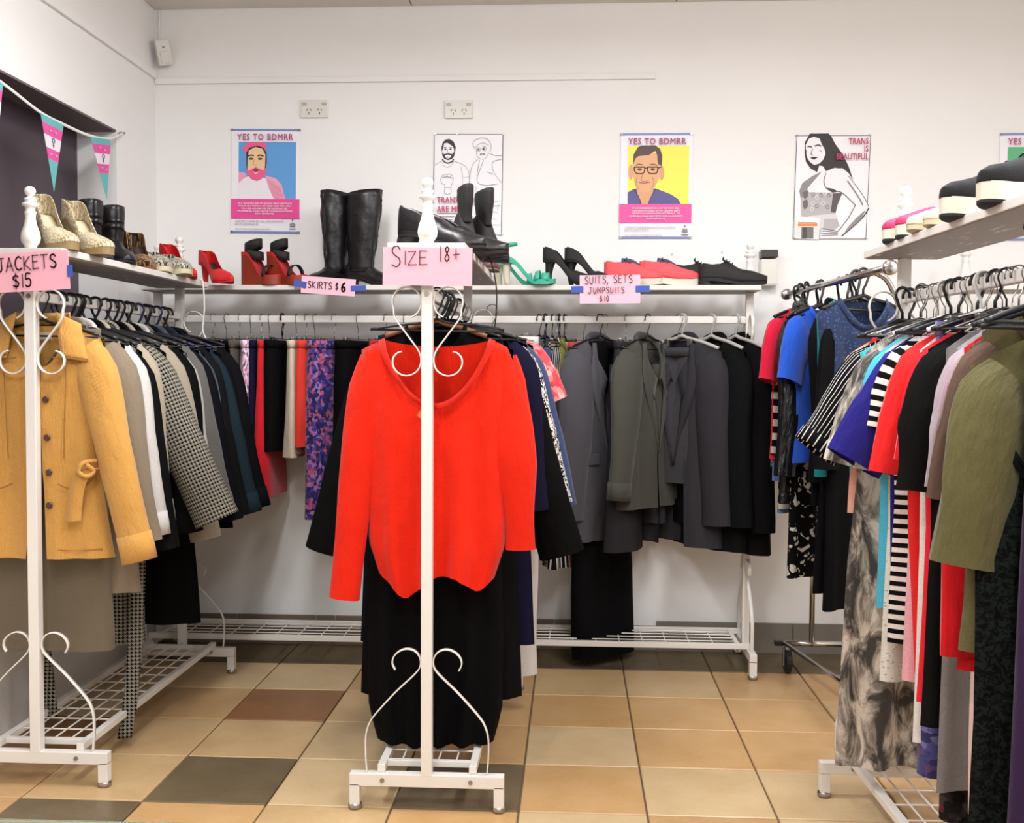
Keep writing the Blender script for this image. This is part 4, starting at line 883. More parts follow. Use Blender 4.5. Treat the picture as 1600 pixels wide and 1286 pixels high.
for s in (-1, 1): MB().tube([(s*0.055, -0.052, -0.1), (s*0.125, -0.042, -0.115), (s*0.185, -0.02, -0.125)], 0.002, 5).build('yoke_seam', plain('ochre_stitching', '#9d6d30', 0.9), yj, loc=zo)
for s in (-1, 1): MB().tube([(s*0.095, -0.05, -0.13), (s*0.088, -0.052, -0.3), (s*0.085, -0.05, -0.4)], 0.0018, 5).build('front_seam', plain('ochre_stitching', '#9d6d30', 0.9), yj, loc=zo)
trousers('taupe_trousers', 'taupe trousers hanging beneath the mustard jacket', (LX-0.02, 3.19, RAIL), 0, 0.165, 0.985, F('taupe_twill', '#6e6250', wrinkle=0.3), legw=0.11, th=0.03, seed=3, what='taupe trousers')
left = [
 # dy, name, label, colour/fabric, sw, L, sleeve(len,out), hanger
 (3.245, 'long_coat', 'long taupe coat behind the mustard jacket', F('taupe_wool', '#857663'), 0.2, 0.83, 0.6, 10, 'black'),
 (3.30, 'light_jacket', 'pale grey lightweight jacket beside the taupe coat', F('pale_grey_cotton', '#c9c4bf'), 0.205, 0.62, 0.58, 9, 'black'),
 (3.355, 'black_blazer', 'black blazer between the pale grey and beige jackets', F('black_wool_a', '#131112'), 0.21, 0.72, 0.62, 10, 'black'),
 (3.41, 'beige_jacket', 'thin beige jacket in front of the houndstooth coat', F('beige_linen', '#a89a85'), 0.205, 0.66, 0.56, 8, 'black'),
 (3.475, 'houndstooth_coat', 'black and white houndstooth coat with a hanging belt', F('houndstooth', '#0f0d0b', 'hound', '#989184', 0.0125, wrinkle=0.25), 0.215, 1.05, 0.6, 24, 'black'),
 (3.545, 'black_coat', 'black coat directly behind the houndstooth coat', F('black_wool_b', '#100f11'), 0.21, 0.75, 0.6, 11, 'black'),
 (3.61, 'stone_jacket', 'stone beige jacket with a long turned sleeve', F('stone_cotton', '#9c907e'), 0.215, 0.68, 0.66, 14, 'black'),
 (3.665, 'long_black_coat', 'longest black coat reaching low over the rack shelf', F('black_wool_c', '#0d0c0d'), 0.225, 1.03, 0.6, 9, 'black'),
 (3.72, 'silver_jacket', 'light silver grey jacket between dark coats', F('silver_grey', '#b3aea6'), 0.22, 0.62, 0.56, 11, 'black'),
 (3.775, 'grey_blazer', 'mid grey wool blazer among the dark jackets', F('mid_grey_wool', '#5f5b57'), 0.225, 0.66, 0.6, 14, 'black'),
 (3.83, 'navy_blazer', 'very dark navy blazer in front of the blue striped shirt jacket', F('dark_navy_wool', '#15161f'), 0.225, 0.7, 0.62, 14, 'navy'),
 (3.885, 'denim_jacket', 'slate blue jacket with pale collar edge', F('slate_blue', '#39434d'), 0.225, 0.62, 0.58, 10, 'black'),
 (3.94, 'charcoal_jacket', 'charcoal jacket before the dark teal one', F('charcoal_a', '#1d1c1f'), 0.23, 0.72, 0.62, 13, 'black'),
 (4.0, 'teal_blazer', 'dark teal blue blazer near the far end of the left rack', F('dark_teal_wool', '#1d2a33'), 0.23, 0.7, 0.62, 15, 'navy'),
 (4.06, 'white_trim_jacket', 'black jacket with a thin white edge', F('black_wool_d', '#141316'), 0.232, 0.68, 0.6, 12, 'black'),
 (4.125, 'wool_blazer', 'black wool blazer last on the left rack', F('black_wool_e', '#17151a'), 0.245, 0.76, 0.62, 14, 'black'),
]
for i, (y, nm, lab, mt, sw, L, sl, out, hk) in enumerate(left):
    g = jk(L=L, sw=sw, seed=i*1.7+0.4, sl=dict(L=sl, out=out, r1=0.056 if nm != 'houndstooth_coat' else 0.075, r0=0.08), drop=0.06+0.01*(i % 3), cuff=(i % 2), sl2=dict(out=-4, start=12, r0=0.06))
    if nm == 'houndstooth_coat': g['w'] = [(0, sw), (0.3, sw*0.95), (0.5, sw*0.7), (1, 0.16)]
    if nm in ('long_coat', 'long_black_coat'): g['w'] = [(0, sw), (0.3, sw), (1, sw*1.25)]
    r = garment(nm, lab, 'coat' if 'coat' in nm else 'jacket', (LX+0.004*(i % 3), y, RAIL), 0.05*sin(i*2.1), g, mt, hk, hflip=1 if i % 3 else -1, what=lab)
    if nm == 'houndstooth_coat':
        strip_cloth([(0.15, -0.06, -0.5), (0.165, -0.075, -0.8), (0.16, -0.09, -1.05), (0.145, -0.1, -1.28), (0.125, -0.11, -1.42)], 0.045, (1, 0.2, 0), mt, r, 'belt')
        strip_cloth([(-0.15, -0.06, -0.5), (-0.165, -0.06, -0.8), (-0.15, -0.08, -1.1), (-0.12, -0.1, -1.36)], 0.045, (1, 0.2, 0), mt, r, 'belt')

# ---- centre rack -----------------------------------------------------------
CX = -0.403
org = F('orange_knit', '#de2103', rough=0.9, wrinkle=0.5, knit=True, sheen=0.1)
def hem_or(u): return -0.065*max(0, 1-abs(u+0.48)/0.5)-0.045*max(0, 1-abs(u-0.72)/0.34)+0.015
sw_ = garment('orange_sweater', 'bright orange loose knit sweater with a wide V neck', 'sweater', (CX+0.016, 3.045, RAIL), 0.0,
    dict(L=0.69, sw=0.212, nw=0.15, nf=0.185, nb=0.02, drop=0.03, dz=0.045, fold=0.02, nf_=4.2, seed=0.6, t=[(0, 0.02), (0.25, 0.045), (1, 0.06)], w=[(0, 0.215), (0.2, 0.212), (0.55, 0.205), (0.85, 0.20), (1, 0.168)], hem=hem_or,
         inset=0.55, sl=dict(L=0.55, r0=0.06, r1=0.042, out=1, fw=0.02, bend=0.02, start=20, flat=0.55, puff=0.02, kink=0.1, y0=0.02), sl2=dict(L=0.7, out=6, r1=0.046, r0=0.058, fw=0.035, puff=0.0, kink=0.0), band=None), org, 'thin', what='orange sweater')
zo2 = Vector((0, 0, -0.124))
rows = []
for k in (0, 1):
    row = []
    for i in range(33):
        u = -1+2*i/32; x = u*(0.15+0.018*k*abs(u)); z = -0.185*(1-abs(u)**2)**0.8-0.02*k*(1-0.6*abs(u)); row.append(Vector((x, -0.046*(1-u**4)**0.5-0.006-0.004*k, z+0.004)))
    rows.append(row)
MB().grid(rows, [[(i*0.012, 0) for i in range(33)], [(i*0.012, -0.03) for i in range(33)]]).build('neckband', F('orange_rib', '#d01e03', knit=True), sw_, smooth=True, solid=0.002, loc=zo2)
MB().box((-0.03, -0.068, -0.215), (0.03, 0.0015, 0.022), rot=Matrix.Rotation(0.6, 3, 'Y')).build('price_tag', plain('orange_tag', '#e0763a', 0.7), sw_, loc=zo2)
MB().tube([(-0.022, 0.0, -0.03), (-0.024, -0.05, -0.13), (-0.03, -0.068, -0.21)], 0.0008, 4).build('tag_string', plain('tag_string', '#b8a890', 0.8), sw_, loc=zo2)
MB().box((-0.02, 0.014, -0.04), (0.04, 0.002, 0.014)).build('neck_label', plain('dark_label', '#4b3a2c', 0.8), sw_, loc=zo2)
blk = F('black_jersey', '#0e0c0f', wrinkle=0.3); blk2 = F('black_crepe', '#120f14'); nav = F('navy_jersey', '#15132b', wrinkle=0.3)
garment('black_dress', 'long black dress hanging behind the orange sweater', 'dress', (CX, 3.145, RAIL), 0, te(L=1.24, sw=0.17, nosl=1, w=[(0, 0.17), (0.3, 0.19), (0.7, 0.2), (0.92, 0.2), (1, 0.175)], t=[(0, 0.02), (0.4, 0.045), (1, 0.06)], fold=0.02, nf_=5, seed=4), blk, 'wood', what='long black dress')
garment('black_maxi_dress', 'wide black maxi dress with a hem above the rack shelf', 'dress', (CX+0.01, 3.205, RAIL), 0, te(L=1.12, sw=0.2, nosl=1, w=[(0, 0.2), (0.3, 0.215), (1, 0.245)], t=[(0, 0.02), (0.4, 0.04), (1, 0.05)], fold=0.018, nf_=5, seed=5), blk2, 'black', what='wide black maxi dress')
garment('navy_dress', 'long navy dress showing right of the orange sweater', 'dress', (CX+0.02, 3.275, RAIL), 0, te(L=0.98, sw=0.235, sl=dict(L=0.5, out=6, r0=0.075, r1=0.055), w=[(0, 0.235), (0.3, 0.24), (1, 0.275)], seed=6), nav, 'black', what='long navy dress')
garment('black_cardigan', 'black coat with sleeves flaring out left of the orange sweater', 'coat', (CX, 3.36, RAIL), 0, jk(L=0.86, sw=0.23, sl=dict(L=0.66, out=16, r1=0.07), seed=7), F('black_felt', '#131012'), 'black', what='flared black coat')
garment('print_blouse', 'black and white animal print blouse on the centre rack', 'blouse', (CX+0.01, 3.45, RAIL), 0, te(L=0.6, sw=0.245, sl=dict(L=0.52, out=14, r0=0.075, r1=0.062, flat=0.5), collar=1, seed=8), F('mono_print', '#121012', 'splotch', '#e4dfd8', 0.011, 0.5), 'thin', what='animal print blouse')
garment('blue_tunic', 'steel blue tunic with long sleeves on the centre rack', 'tunic', (CX+0.02, 3.56, RAIL), 0, te(L=0.72, sw=0.25, sl=dict(L=0.54, out=13, r0=0.078, r1=0.07, flat=0.5), seed=9), F('steel_blue', '#3a466c'), 'black', what='steel blue tunic')
garment('coral_shirt', 'coral red patterned top peeking from the centre rack', 'top', (CX+0.02, 3.66, RAIL), 0, te(L=0.62, sw=0.27, sl=dict(L=0.2, out=24, r0=0.09, r1=0.085), seed=10), F('coral_print', '#d9515a', 'floral', '#e88b8a', 0.02, cs=['#d23f48', '#f0b3a8', '#d9515a']), 'wire', what='coral patterned top')
garment('red_tunic', 'red tunic with its hem below the blue one', 'tunic', (CX+0.015, 3.75, RAIL), 0, te(L=0.76, sw=0.26, sl=dict(L=0.4, out=6), hw=1.2, seed=11), F('scarlet', '#cf3230'), 'wire', what='red tunic')
trousers('white_trousers', 'white trousers hanging low on the centre rack', (CX+0.115, 3.84, RAIL), 0, 0.16, 1.22, F('white_cotton', '#d8d4d0', wrinkle=0.3), legw=0.085, th=0.03, seed=2, what='white trousers')
garment('black_shirt', 'black top on the last centre rack hanger', 'top', (CX+0.01, 3.93, RAIL), 0, te(L=0.66, sw=0.24, sl=dict(L=0.3, out=10), seed=12), F('black_viscose', '#191619'), 'wood', what='black top at the rack end')
garment('spotted_blouse', 'white spotted black blouse at the back of the centre rack', 'blouse', (CX+0.01, 4.02, RAIL), 0, te(L=0.6, sw=0.24, sl=dict(L=0.25, out=14), seed=13), F('spotted_black', '#141214', 'dots', '#d9d3cc', 0.014, 0.3), 'wire', what='spotted black blouse')

# ---- back rack, left part: skirts ---------------------------------------
BY = 4.515
def bx_at(px): return at(px, 500, BY).x
sk = [ # px, name, label, fabric, half, hem half, L, thickness(top,hem), yaw
 (333, 'dark_skirt', 'grey checked skirt at the left end of the skirts', F('grey_check', '#6b655e', 'check', '#2c2926', 0.012), 0.15, 0.17, 0.5, 0.03, 0.045, 75),
 (354, 'dotted_skirt', 'black dotted skirt left of the pink floral one', F('black_dots', '#171414', 'dots', '#8a7f66', 0.02, 0.28), 0.16, 0.18, 0.52, 0.036, 0.05, 78),
 (374, 'tweed_skirt', 'grey brown tweed skirt beside the pink floral one', F('brown_tweed', '#6b6052', 'check', '#51483e', 0.006), 0.16, 0.17, 0.5, 0.02, 0.034, 95),
 (392, 'pink_floral_skirt', 'white skirt with pink and purple flowers', F('pink_floral', '#ead7e2', 'floral', '#cf6fa6', 0.017, cs=['#ead7e2', '#8c4d84', '#e9b3cf', '#ead7e2', '#efe6ec']), 0.17, 0.185, 0.47, 0.028, 0.038, 98),
 (408, 'navy_skirt', 'navy skirt between the floral and the red skirt', F('navy_cotton', '#1a1730'), 0.16, 0.17, 0.46, 0.02, 0.03, 92),
 (421, 'red_skirt', 'long red skirt with the lowest hem of the left skirts', F('cherry_red', '#d81e2c'), 0.16, 0.2, 0.655, 0.02, 0.045, 92),
 (441, 'black_skirt', 'black skirt between the red and the cream skirt', F('black_skirting', '#141011'), 0.16, 0.18, 0.46, 0.036, 0.04, 84),
 (463, 'cream_skirt', 'cream skirt next to the tan one', F('cream_linen', '#d3c2ac'), 0.16, 0.17, 0.485, 0.024, 0.034, 96),
 (478, 'tan_skirt', 'tan brown skirt behind the cream one', F('tan_suede', '#93765c'), 0.14, 0.15, 0.47, 0.02, 0.03, 88),
 (492, 'orange_red_skirt', 'orange red skirt beside the purple floral one', F('orange_red', '#dd3a2c'), 0.16, 0.18, 0.44, 0.026, 0.036, 80),
 (522, 'purple_floral_skirt', 'long purple and blue floral skirt', F('purple_floral', '#2b2463', 'floral', '#7a3f7c', 0.014, cs=['#2b2463', '#b0566e', '#3a3c8c', '#1f1c48', '#9a6fa6']), 0.17, 0.19, 0.74, 0.06, 0.062, 72),
 (560, 'plain_black_skirt', 'plain black skirt next to the orange sweater', F('black_plain', '#131114'), 0.17, 0.18, 0.6, 0.05, 0.06, 75),
 (602, 'crimson_skirt', 'crimson skirt half hidden by the orange sweater', F('crimson', '#c61d2c'), 0.15, 0.16, 0.45, 0.03, 0.04, 80),
 (632, 'grey_skirt', 'dark grey skirt behind the orange sweater', F('dark_grey_skirt', '#2c2a2c'), 0.16, 0.17, 0.5, 0.03, 0.04, 85)]
for i, (px, nm, lab, mt, ha, hh, L, t0, t1, yaw) in enumerate(sk):
    skirt(nm, lab, 'skirt', (bx_at(px), BY, RAIL), math.radians(yaw), ha, hh, L, [(0, t0), (0.2, t0*1.05), (1, t1)], mt, fold=0.006, nfold=5, seed=i*1.3, hk='wire' if i != 6 else 'black', flip=-1 if i % 2 else 1, what=lab)

# ---- back rack, right part: dresses then suits ---------------------------
dr = [
 (843, 'print_dress', 'dark blue patterned dress beside the centre rack', F('blue_stripe_print', '#2c3350', 'snake', '#8d8894', 0.03, c3='#484b66'), 60, 0.72, 0.16),
 (852, 'silk_dress', 'silky grey and white streaked dress', F('streaked_silk', '#59565c', 'snake', '#b9b4b6', 0.022, c3='#2a2830', rough=0.4), 70, 0.8, 0.17),
 (863, 'denim_dress', 'blue denim dress between streaked and striped ones', F('denim_blue', '#2f4470'), 82, 0.74, 0.17),
 (874, 'striped_dress', 'black dress with thin white stripes', F('thin_stripe', '#171417', 'v', '#c9c4bf', 0.018, 0.26), 84, 0.95, 0.15),
 (882, 'lime_shirt', 'olive lime top beside the grey suit jacket', F('lime_olive', '#6b6a2b'), 80, 0.72, 0.13)]
for i, (px, nm, lab, mt, yaw, L, sw) in enumerate(dr):
    garment(nm, lab, 'dress' if 'dress' in nm else 'top', (bx_at(px), BY, RAIL), math.radians(yaw), te(L=L, sw=sw, sl=dict(L=0.16, out=12, r0=0.07, r1=0.06), seed=20+i, fold=0.015, t=[(0, 0.02), (0.4, 0.035), (1, 0.045)], hw=1.15), mt, 'black' if i % 2 else 'thin', what=lab)
SU = lambda **k: jk(**dict(dict(slp=dict(out=0, start=10) if k.get('seed', 0) < 33 else {}, sl2=dict(out=0, start=10) if k.get('seed', 0) >= 33 else None, nw=0.07, nf=0.2, lv=0.38, t=[(0, 0.03), (0.25, 0.055), (1, 0.06)], sl=dict(L=0.62, out=4, r0=0.085, r1=0.062, fw=0.05, start=40, flat=0.75), fold=0.008), **k))
trousers('black_trousers', 'long black trousers hanging below the grey suit jacket', (bx_at(946), BY+0.03, RAIL), math.radians(40), 0.12, 1.33, F('black_suiting', '#141416'), legw=0.1, th=0.045, seed=5, what='long black trousers')
trousers('striped_trousers', 'narrow dark striped trousers left of the red skirt hem', (bx_at(870), BY, RAIL), math.radians(80), 0.14, 0.93, F('stripe_trouser', '#2b2523', 'h', '#8d8374', 0.014, 0.6), legw=0.07, th=0.028, seed=6, what='dark striped trousers')
skirt('beige_long_skirt', 'beige long skirt below the striped dress', 'skirt', (bx_at(884), BY+0.03, RAIL), math.radians(70), 0.12, 0.15, 0.91, [(0, 0.02), (1, 0.03)], F('beige_crepe', '#a88c72'), seed=3, what='beige long skirt')
skirt('rust_skirt', 'rust red skirt under the grey suit jacket', 'skirt', (bx_at(912), BY+0.05, RAIL), math.radians(50), 0.09, 0.1, 0.95, [(0, 0.02), (1, 0.034)], F('rust_red', '#b5403a'), seed=4, what='rust red skirt')
garment('grey_suit_jacket', 'mid grey suit jacket leftmost of the hanging suits', 'suit jacket', (bx_at(938), BY-0.01, RAIL), math.radians(44), SU(L=0.84, sw=0.195, seed=31, flaps=[(-0.12, -0.5, 0.12, 0.045)], sl=dict(L=0.66, out=3, r0=0.095, r1=0.075, fw=0.02)), F('grey_suiting', '#4b494f', rough=0.8, wrinkle=0.2), 'thin', what='mid grey suit jacket')
skirt('charcoal_skirt', 'charcoal flared skirt hanging between two suit jackets', 'skirt', (bx_at(978), BY, RAIL), math.radians(75), 0.15, 0.18, 0.86, [(0, 0.03), (1, 0.07)], F('charcoal_suiting', '#2d2b2e'), seed=9, fold=0.015, what='charcoal flared skirt')
garment('olive_suit_jacket', 'olive grey suit jacket with a banded cuff', 'suit jacket', (bx_at(1012), BY-0.02, RAIL), math.radians(50), SU(L=0.7, sw=0.195, seed=32, cuff=1, sl=dict(L=0.58, out=6, r0=0.09, r1=0.062, fw=0.02)), F('olive_suiting', '#45443d', wrinkle=0.2), 'thin', what='olive grey suit jacket')
trousers('charcoal_trousers', 'folded charcoal trousers inside the open suit jacket', (bx_at(1060), BY-0.012, RAIL), math.radians(-38), 0.075, 0.56, F('charcoal_b', '#38363a'), legw=0.09, th=0.03, seed=8, what='folded charcoal trousers', dz=0.12)
garment('charcoal_suit_jacket', 'open charcoal suit jacket with trousers inside', 'suit jacket', (bx_at(1066), BY, RAIL), math.radians(-38), SU(L=0.86, sw=0.195, seed=33, gap=[(0, 0.12), (0.3, 0.24), (1, 0.3)], sl=dict(L=0.68, out=3, r0=0.09, r1=0.066, fw=0.03)), F('charcoal_c', '#323034', wrinkle=0.2), 'grey', what='charcoal suit jacket')
garment('black_suit_jacket', 'black suit jacket between the charcoal and last suit', 'suit jacket', (bx_at(1112), BY, RAIL), math.radians(-52), SU(L=0.87, sw=0.195, seed=34, sl=dict(L=0.68, out=3, r0=0.09, r1=0.066, fw=0.03)), F('black_suit_a', '#18181a', wrinkle=0.2), 'grey', what='black suit jacket')
garment('black_dinner_jacket', 'black jacket last on the back rail by the post', 'suit jacket', (bx_at(1150), BY, RAIL), math.radians(-56), SU(L=0.88, sw=0.195, seed=35, sl=dict(L=0.7, out=3, r0=0.09, r1=0.066, fw=0.03)), F('black_suit_b', '#141214', wrinkle=0.2), 'grey', what='black jacket by the post')

# ---- rolling rack ---------------------------------------------------------
def tr_at(t): t = 0.06+0.92*t; c = A0.lerp(A1, t); return Vector((0.9+c.x, 4.44+c.y, 1.566))
tr = [
 (0.020, 'grey_shirt', 'dark grey speckled top at the far end of the rolling rack', F('speckled_grey', '#4b4644', 'dots', '#8b8580', 0.008, 0.3), te(L=0.62, sw=0.19, sl=dict(L=0.22, out=14))),
 (0.060, 'denim_shirt', 'light blue denim shirt with a long hanging sleeve', F('light_denim', '#5a7cb4'), te(L=0.8, sw=0.19, sl=dict(L=0.6, out=2, r0=0.075, r1=0.06))),
 (0.090, 'stripe_shirt', 'cream and black wide striped top on the rolling rack', F('wide_stripe', '#1b1613', 'h', '#cfc6b8', 0.052, 0.5), te(L=0.78, sw=0.19, sl=dict(L=0.5, out=6, r1=0.055))),
 (0.140, 'red_tee', 'crimson red tee shirt on the rolling rack', F('crimson_tee', '#cf1538'), te(L=0.58, sw=0.205, sl=dict(L=0.22, out=12, r0=0.08, r1=0.07))),
 (0.190, 'silver_blouse', 'shiny dark grey blouse below the blue tee', F('grey_satin', '#43444c', rough=0.3, wrinkle=0.8), te(L=0.62, sw=0.2, sl=dict(L=0.42, out=8, r1=0.07))),
 (0.225, 'leather_shirt', 'black leather look jacket between red and blue tees', F('black_leather', '#1b1b1e', rough=0.35, wrinkle=0.8, sheen=0, spec=0.5), jk(L=0.74, sw=0.2, sl=dict(L=0.56, out=8))),
 (0.265, 'floral_dress', 'black dress with white flower print low on the rolling rack', F('black_white_floral', '#141213', 'splotch', '#c9c3bb', 0.035, 0.41), te(L=1.02, sw=0.19, nosl=1)),
 (0.315, 'blue_tee', 'royal blue tee shirt on the rolling rack', F('royal_blue', '#2255c4'), te(L=0.58, sw=0.215, sl=dict(L=0.22, out=14, r0=0.085, r1=0.078))),
 (0.43, 'black_jacket', 'black jacket right of the blue tee', F('black_jacket', '#131214'), jk(L=0.72, sw=0.21, sl=dict(L=0.56, out=6))),
 (0.54, 'charcoal_dress', 'charcoal grey dress on the rolling rack', F('charcoal_dress', '#3d3b3f'), te(L=0.9, sw=0.19, nosl=1)),
 (0.60, 'black_long_dress', 'long black dress at the near end of the rolling rack', F('black_long', '#121013'), te(L=1.0, sw=0.2, nosl=1, hw=1.15)),
 (0.66, 'black_tunic', 'black tunic right of the lace top', F('black_tunic', '#100f12'), te(L=1.05, sw=0.21, sl=dict(L=0.5, out=5))),
 (0.72, 'teal_shirt', 'teal top at the near end of the rolling rack', F('teal_jersey', '#157c82'), te(L=0.6, sw=0.15, nosl=1)),
 (0.79, 'lace_shirt', 'dark denim blue lace trimmed top', F('navy_lace', '#23304f', 'dots', '#3a4a6e', 0.01, 0.35), te(L=0.3, sw=0.17, nosl=1))]
for i, (t, nm, lab, mt, g) in enumerate(tr):
    g['seed'] = 40+i*1.3
    garment(nm, lab, 'jacket' if 'jacket' in nm or 'leather' in nm else ('dress' if 'dress' in nm else 'top'), tr_at(t)+Vector((0.015*sin(i*2.2)-{'floral_dress': -0.01, 'silver_blouse': -0.03, 'stripe_shirt': -0.035, 'red_tee': 0.02, 'black_jacket': -0.06, 'charcoal_dress': -0.03, 'black_long_dress': -0.04, 'black_tunic': -0.05, 'lace_shirt': -0.02, 'blue_tee': -0.01}.get(nm, 0), 0, 0)), 0.9+0.08*sin(i*1.7) if i < 12 else 0.3, g, mt, 'black', hflip=1 if i % 2 else -1, what=lab)

# ---- right rack --------------------------------------------------------------
def rr_at(y): return Vector((0.95+(3.14-y)*math.tan(RRA), y, RAIL))
rk = [
 (3.09, 'peach_shirt', 'peach top with maroon and white shoulders', F('peach_panel', '#e0a592'), te(L=0.5, sw=0.175, sl=dict(L=0.26, out=18, r0=0.08, r1=0.075)), 'black'),
 (3.045, 'red_long_skirt', 'narrow red dress reaching lowest at the far end of the right rack', F('true_red', '#d0141e'), te(L=1.16, sw=0.12, nosl=1), 'black'),
 (3.0, 'pinstripe_blouse', 'black blouse with thin white pinstripes and a banded cuff', F('pinstripe', '#141214', 'v', '#d6d1cc', 0.015, 0.16), te(L=0.84, sw=0.195, hw=1.08, sl=dict(L=0.3, out=36, r0=0.085, r1=0.07), cuff=1, collar=1), 'black'),
 (2.955, 'turquoise_shirt', 'turquoise top beside the pinstripe blouse', F('turquoise', '#2fa7ad'), te(L=0.55, sw=0.185, nosl=1), 'wire'),
 (2.91, 'snake_print_dress', 'long grey snake print dress on the right rack', F('snake_print', '#3d3936', 'snake', '#c9beb0', 0.045, c3='#857c72', rough=0.5), te(L=1.16, sw=0.15, w=[(0, 0.15), (0.25, 0.165), (0.5, 0.19), (1, 0.215)], sl=dict(L=0.3, out=16, r0=0.06, r1=0.055), fold=0.02), 'wire'),
 (2.87, 'sky_cardigan', 'sky blue cardigan over the white lace top', F('sky_blue', '#49a9c4'), te(L=0.72, sw=0.165, sl=dict(L=0.26, out=8, r1=0.06, r0=0.07)), 'wire'),
 (2.83, 'lace_blouse', 'white lace blouse between the sky blue and royal blue tops', F('white_lace', '#d8d3c8', 'dots', '#a9a498', 0.009, 0.25), te(L=0.9, sw=0.165, sl=dict(L=0.3, out=12, r0=0.07, r1=0.055)), 'white'),
 (2.785, 'royal_shirt', 'deep royal blue top with a pointed sleeve', F('deep_royal', '#1d1770'), te(L=0.78, sw=0.17, hw=0.85, sl=dict(L=0.3, out=30, r0=0.085, r1=0.08)), 'black'),
 (2.735, 'striped_dress', 'black and white horizontally striped dress on the right rack', F('bw_stripe', '#171213', 'h', '#dcd5cd', 0.024, 0.5), te(L=0.78, sw=0.17, sl=dict(L=0.18, out=9)), 'black'),
 (2.68, 'pink_shirt', 'pale pink top with its hem below the striped dress', F('pale_pink', '#dfa3ac'), te(L=0.86, sw=0.15, nosl=1), 'wire'),
 (2.62, 'scarlet_tee', 'scarlet tee shirt facing the aisle on the right rack', F('scarlet_tee', '#d81f1f'), te(L=0.92, sw=0.185, hw=0.72, sl=dict(L=0.28, out=10, r0=0.09, r1=0.085)), 'black'),
 (2.57, 'white_long_shirt', 'long white garment low between the red ones', F('white_jersey', '#dedad4'), te(L=0.97, sw=0.16, nosl=1), 'white'),
 (2.52, 'red_tunic', 'bright red tunic behind the black top', F('bright_red', '#d9182a'), te(L=0.86, sw=0.175, sl=dict(L=0.24, out=7)), 'black'),
 (2.46, 'black_cap_shirt', 'black puff sleeve top on the right rack', F('soft_black', '#1c1a19'), te(L=0.9, sw=0.18, sl=dict(L=0.3, out=8, r0=0.09, r1=0.07, puff=0.015)), 'thin'),
 (2.40, 'grey_knit', 'long mid grey knit cardigan with a slanted hem', F('grey_melange', '#77716f', knit=True), te(L=0.98, sw=0.165, nosl=1, hem=lambda u: 0.05*u), 'wire'),
 (2.345, 'lilac_shirt', 'pale lilac grey top before the brown one', F('lilac_grey', '#a79ca3'), te(L=0.6, sw=0.17, sl=dict(L=0.28, out=6)), 'wire'),
 (2.30, 'red_cardigan', 'red cardigan with a sleeve poking out beneath the khaki jacket', F('poppy_red', '#cf121c'), te(L=0.72, sw=0.175, sl=dict(L=0.62, out=-1, r0=0.07, r1=0.065)), 'black'),
 (2.25, 'brown_shirt', 'thin brown top against the khaki jacket', F('brown_knit', '#5d473a'), te(L=0.64, sw=0.18, sl=dict(L=0.3, out=9)), 'black')]
for i, (y, nm, lab, mt, g, hk) in enumerate(rk):
    g['seed'] = 60+i*1.9; g['dz'] = 0.03; off = {'red_long_skirt': -0.035, 'white_long_shirt': -0.01, 'snake_print_dress': -0.03}.get(nm, 0)
    r = garment(nm, lab, 'dress' if 'dress' in nm else 'top', rr_at(y)+Vector((off, 0, 0)), 0.2+0.07*sin(i*1.3), g, mt, hk, hflip=-1 if i % 2 else 1, what=lab)
    if nm == 'peach_shirt':
        pass
kh = F('khaki_cotton', '#595230', wrinkle=0.6)
garment('khaki_jacket', 'khaki olive jacket nearest on the right rack', 'jacket', rr_at(2.17), 0.12, jk(L=0.62, sw=0.2, dz=0.06, nf=0.09, lapel=None, gap=[(0, 0.02), (1, 0.03)], sl=dict(L=0.37, out=9, r0=0.088, r1=0.075, fw=0.04, bend=0.03), seed=83, fold=0.014, t=[(0, 0.024), (0.25, 0.05), (1, 0.06)]), kh, 'black', what='khaki jacket')
garment('khaki_dress', 'olive brown long dress behind the black fringed one', 'dress', rr_at(2.215), -0.04, te(L=1.0, sw=0.15, nosl=1, hw=1.0, seed=84), F('olive_brown', '#4f4528'), 'thin', what='olive brown long dress')
fur = F('black_fringe', '#0c0c0d', 'splotch', '#141a16', 0.01, 0.5, wrinkle=1.0)
fd = garment('fringed_dress', 'black textured long dress at the right edge of the photo', 'dress', rr_at(2.1)+Vector((-0.06, 0, 0)), 0.15, te(L=1.0, sw=0.16, nosl=1, dz=0.27, hw=1.0, seed=85), fur, 'black', what='black textured long dress')
skirt('purple_skirt', 'dark purple long skirt lowest at the right edge', 'skirt', rr_at(2.05), 0.15, 0.13, 0.16, 1.18, [(0, 0.03), (1, 0.05)], F('dark_purple', '#2b1638'), seed=7, what='dark purple long skirt')
skirt('violet_floral_skirt', 'violet blue floral skirt under the white long garment', 'skirt', rr_at(2.55)+Vector((-0.01, 0, 0)), 0.25, 0.12, 0.13, 1.06, [(0, 0.03), (1, 0.05)], F('violet_floral', '#4a4a80', 'floral', '#2f2f5c', 0.02, cs=['#6a6a9c', '#3c3c70', '#54406c']), seed=8, what='violet blue floral skirt')
skirt('lace_skirt', 'black lace skirt with red flowers below the grey cardigan', 'skirt', rr_at(2.43), 0.25, 0.11, 0.13, 1.12, [(0, 0.03), (1, 0.045)], F('lace_floral', '#191516', 'floral', '#2a2224', 0.016, cs=['#191516', '#5a2630', '#191516', '#3a3434']), seed=9, what='black lace skirt')
skirt('blush_skirt', 'blush white skirt hem beside the black lace skirt', 'skirt', rr_at(2.32), 0.2, 0.1, 0.11, 1.07, [(0, 0.02), (1, 0.035)], F('blush_white', '#d8bdb8'), seed=10, what='blush white skirt')
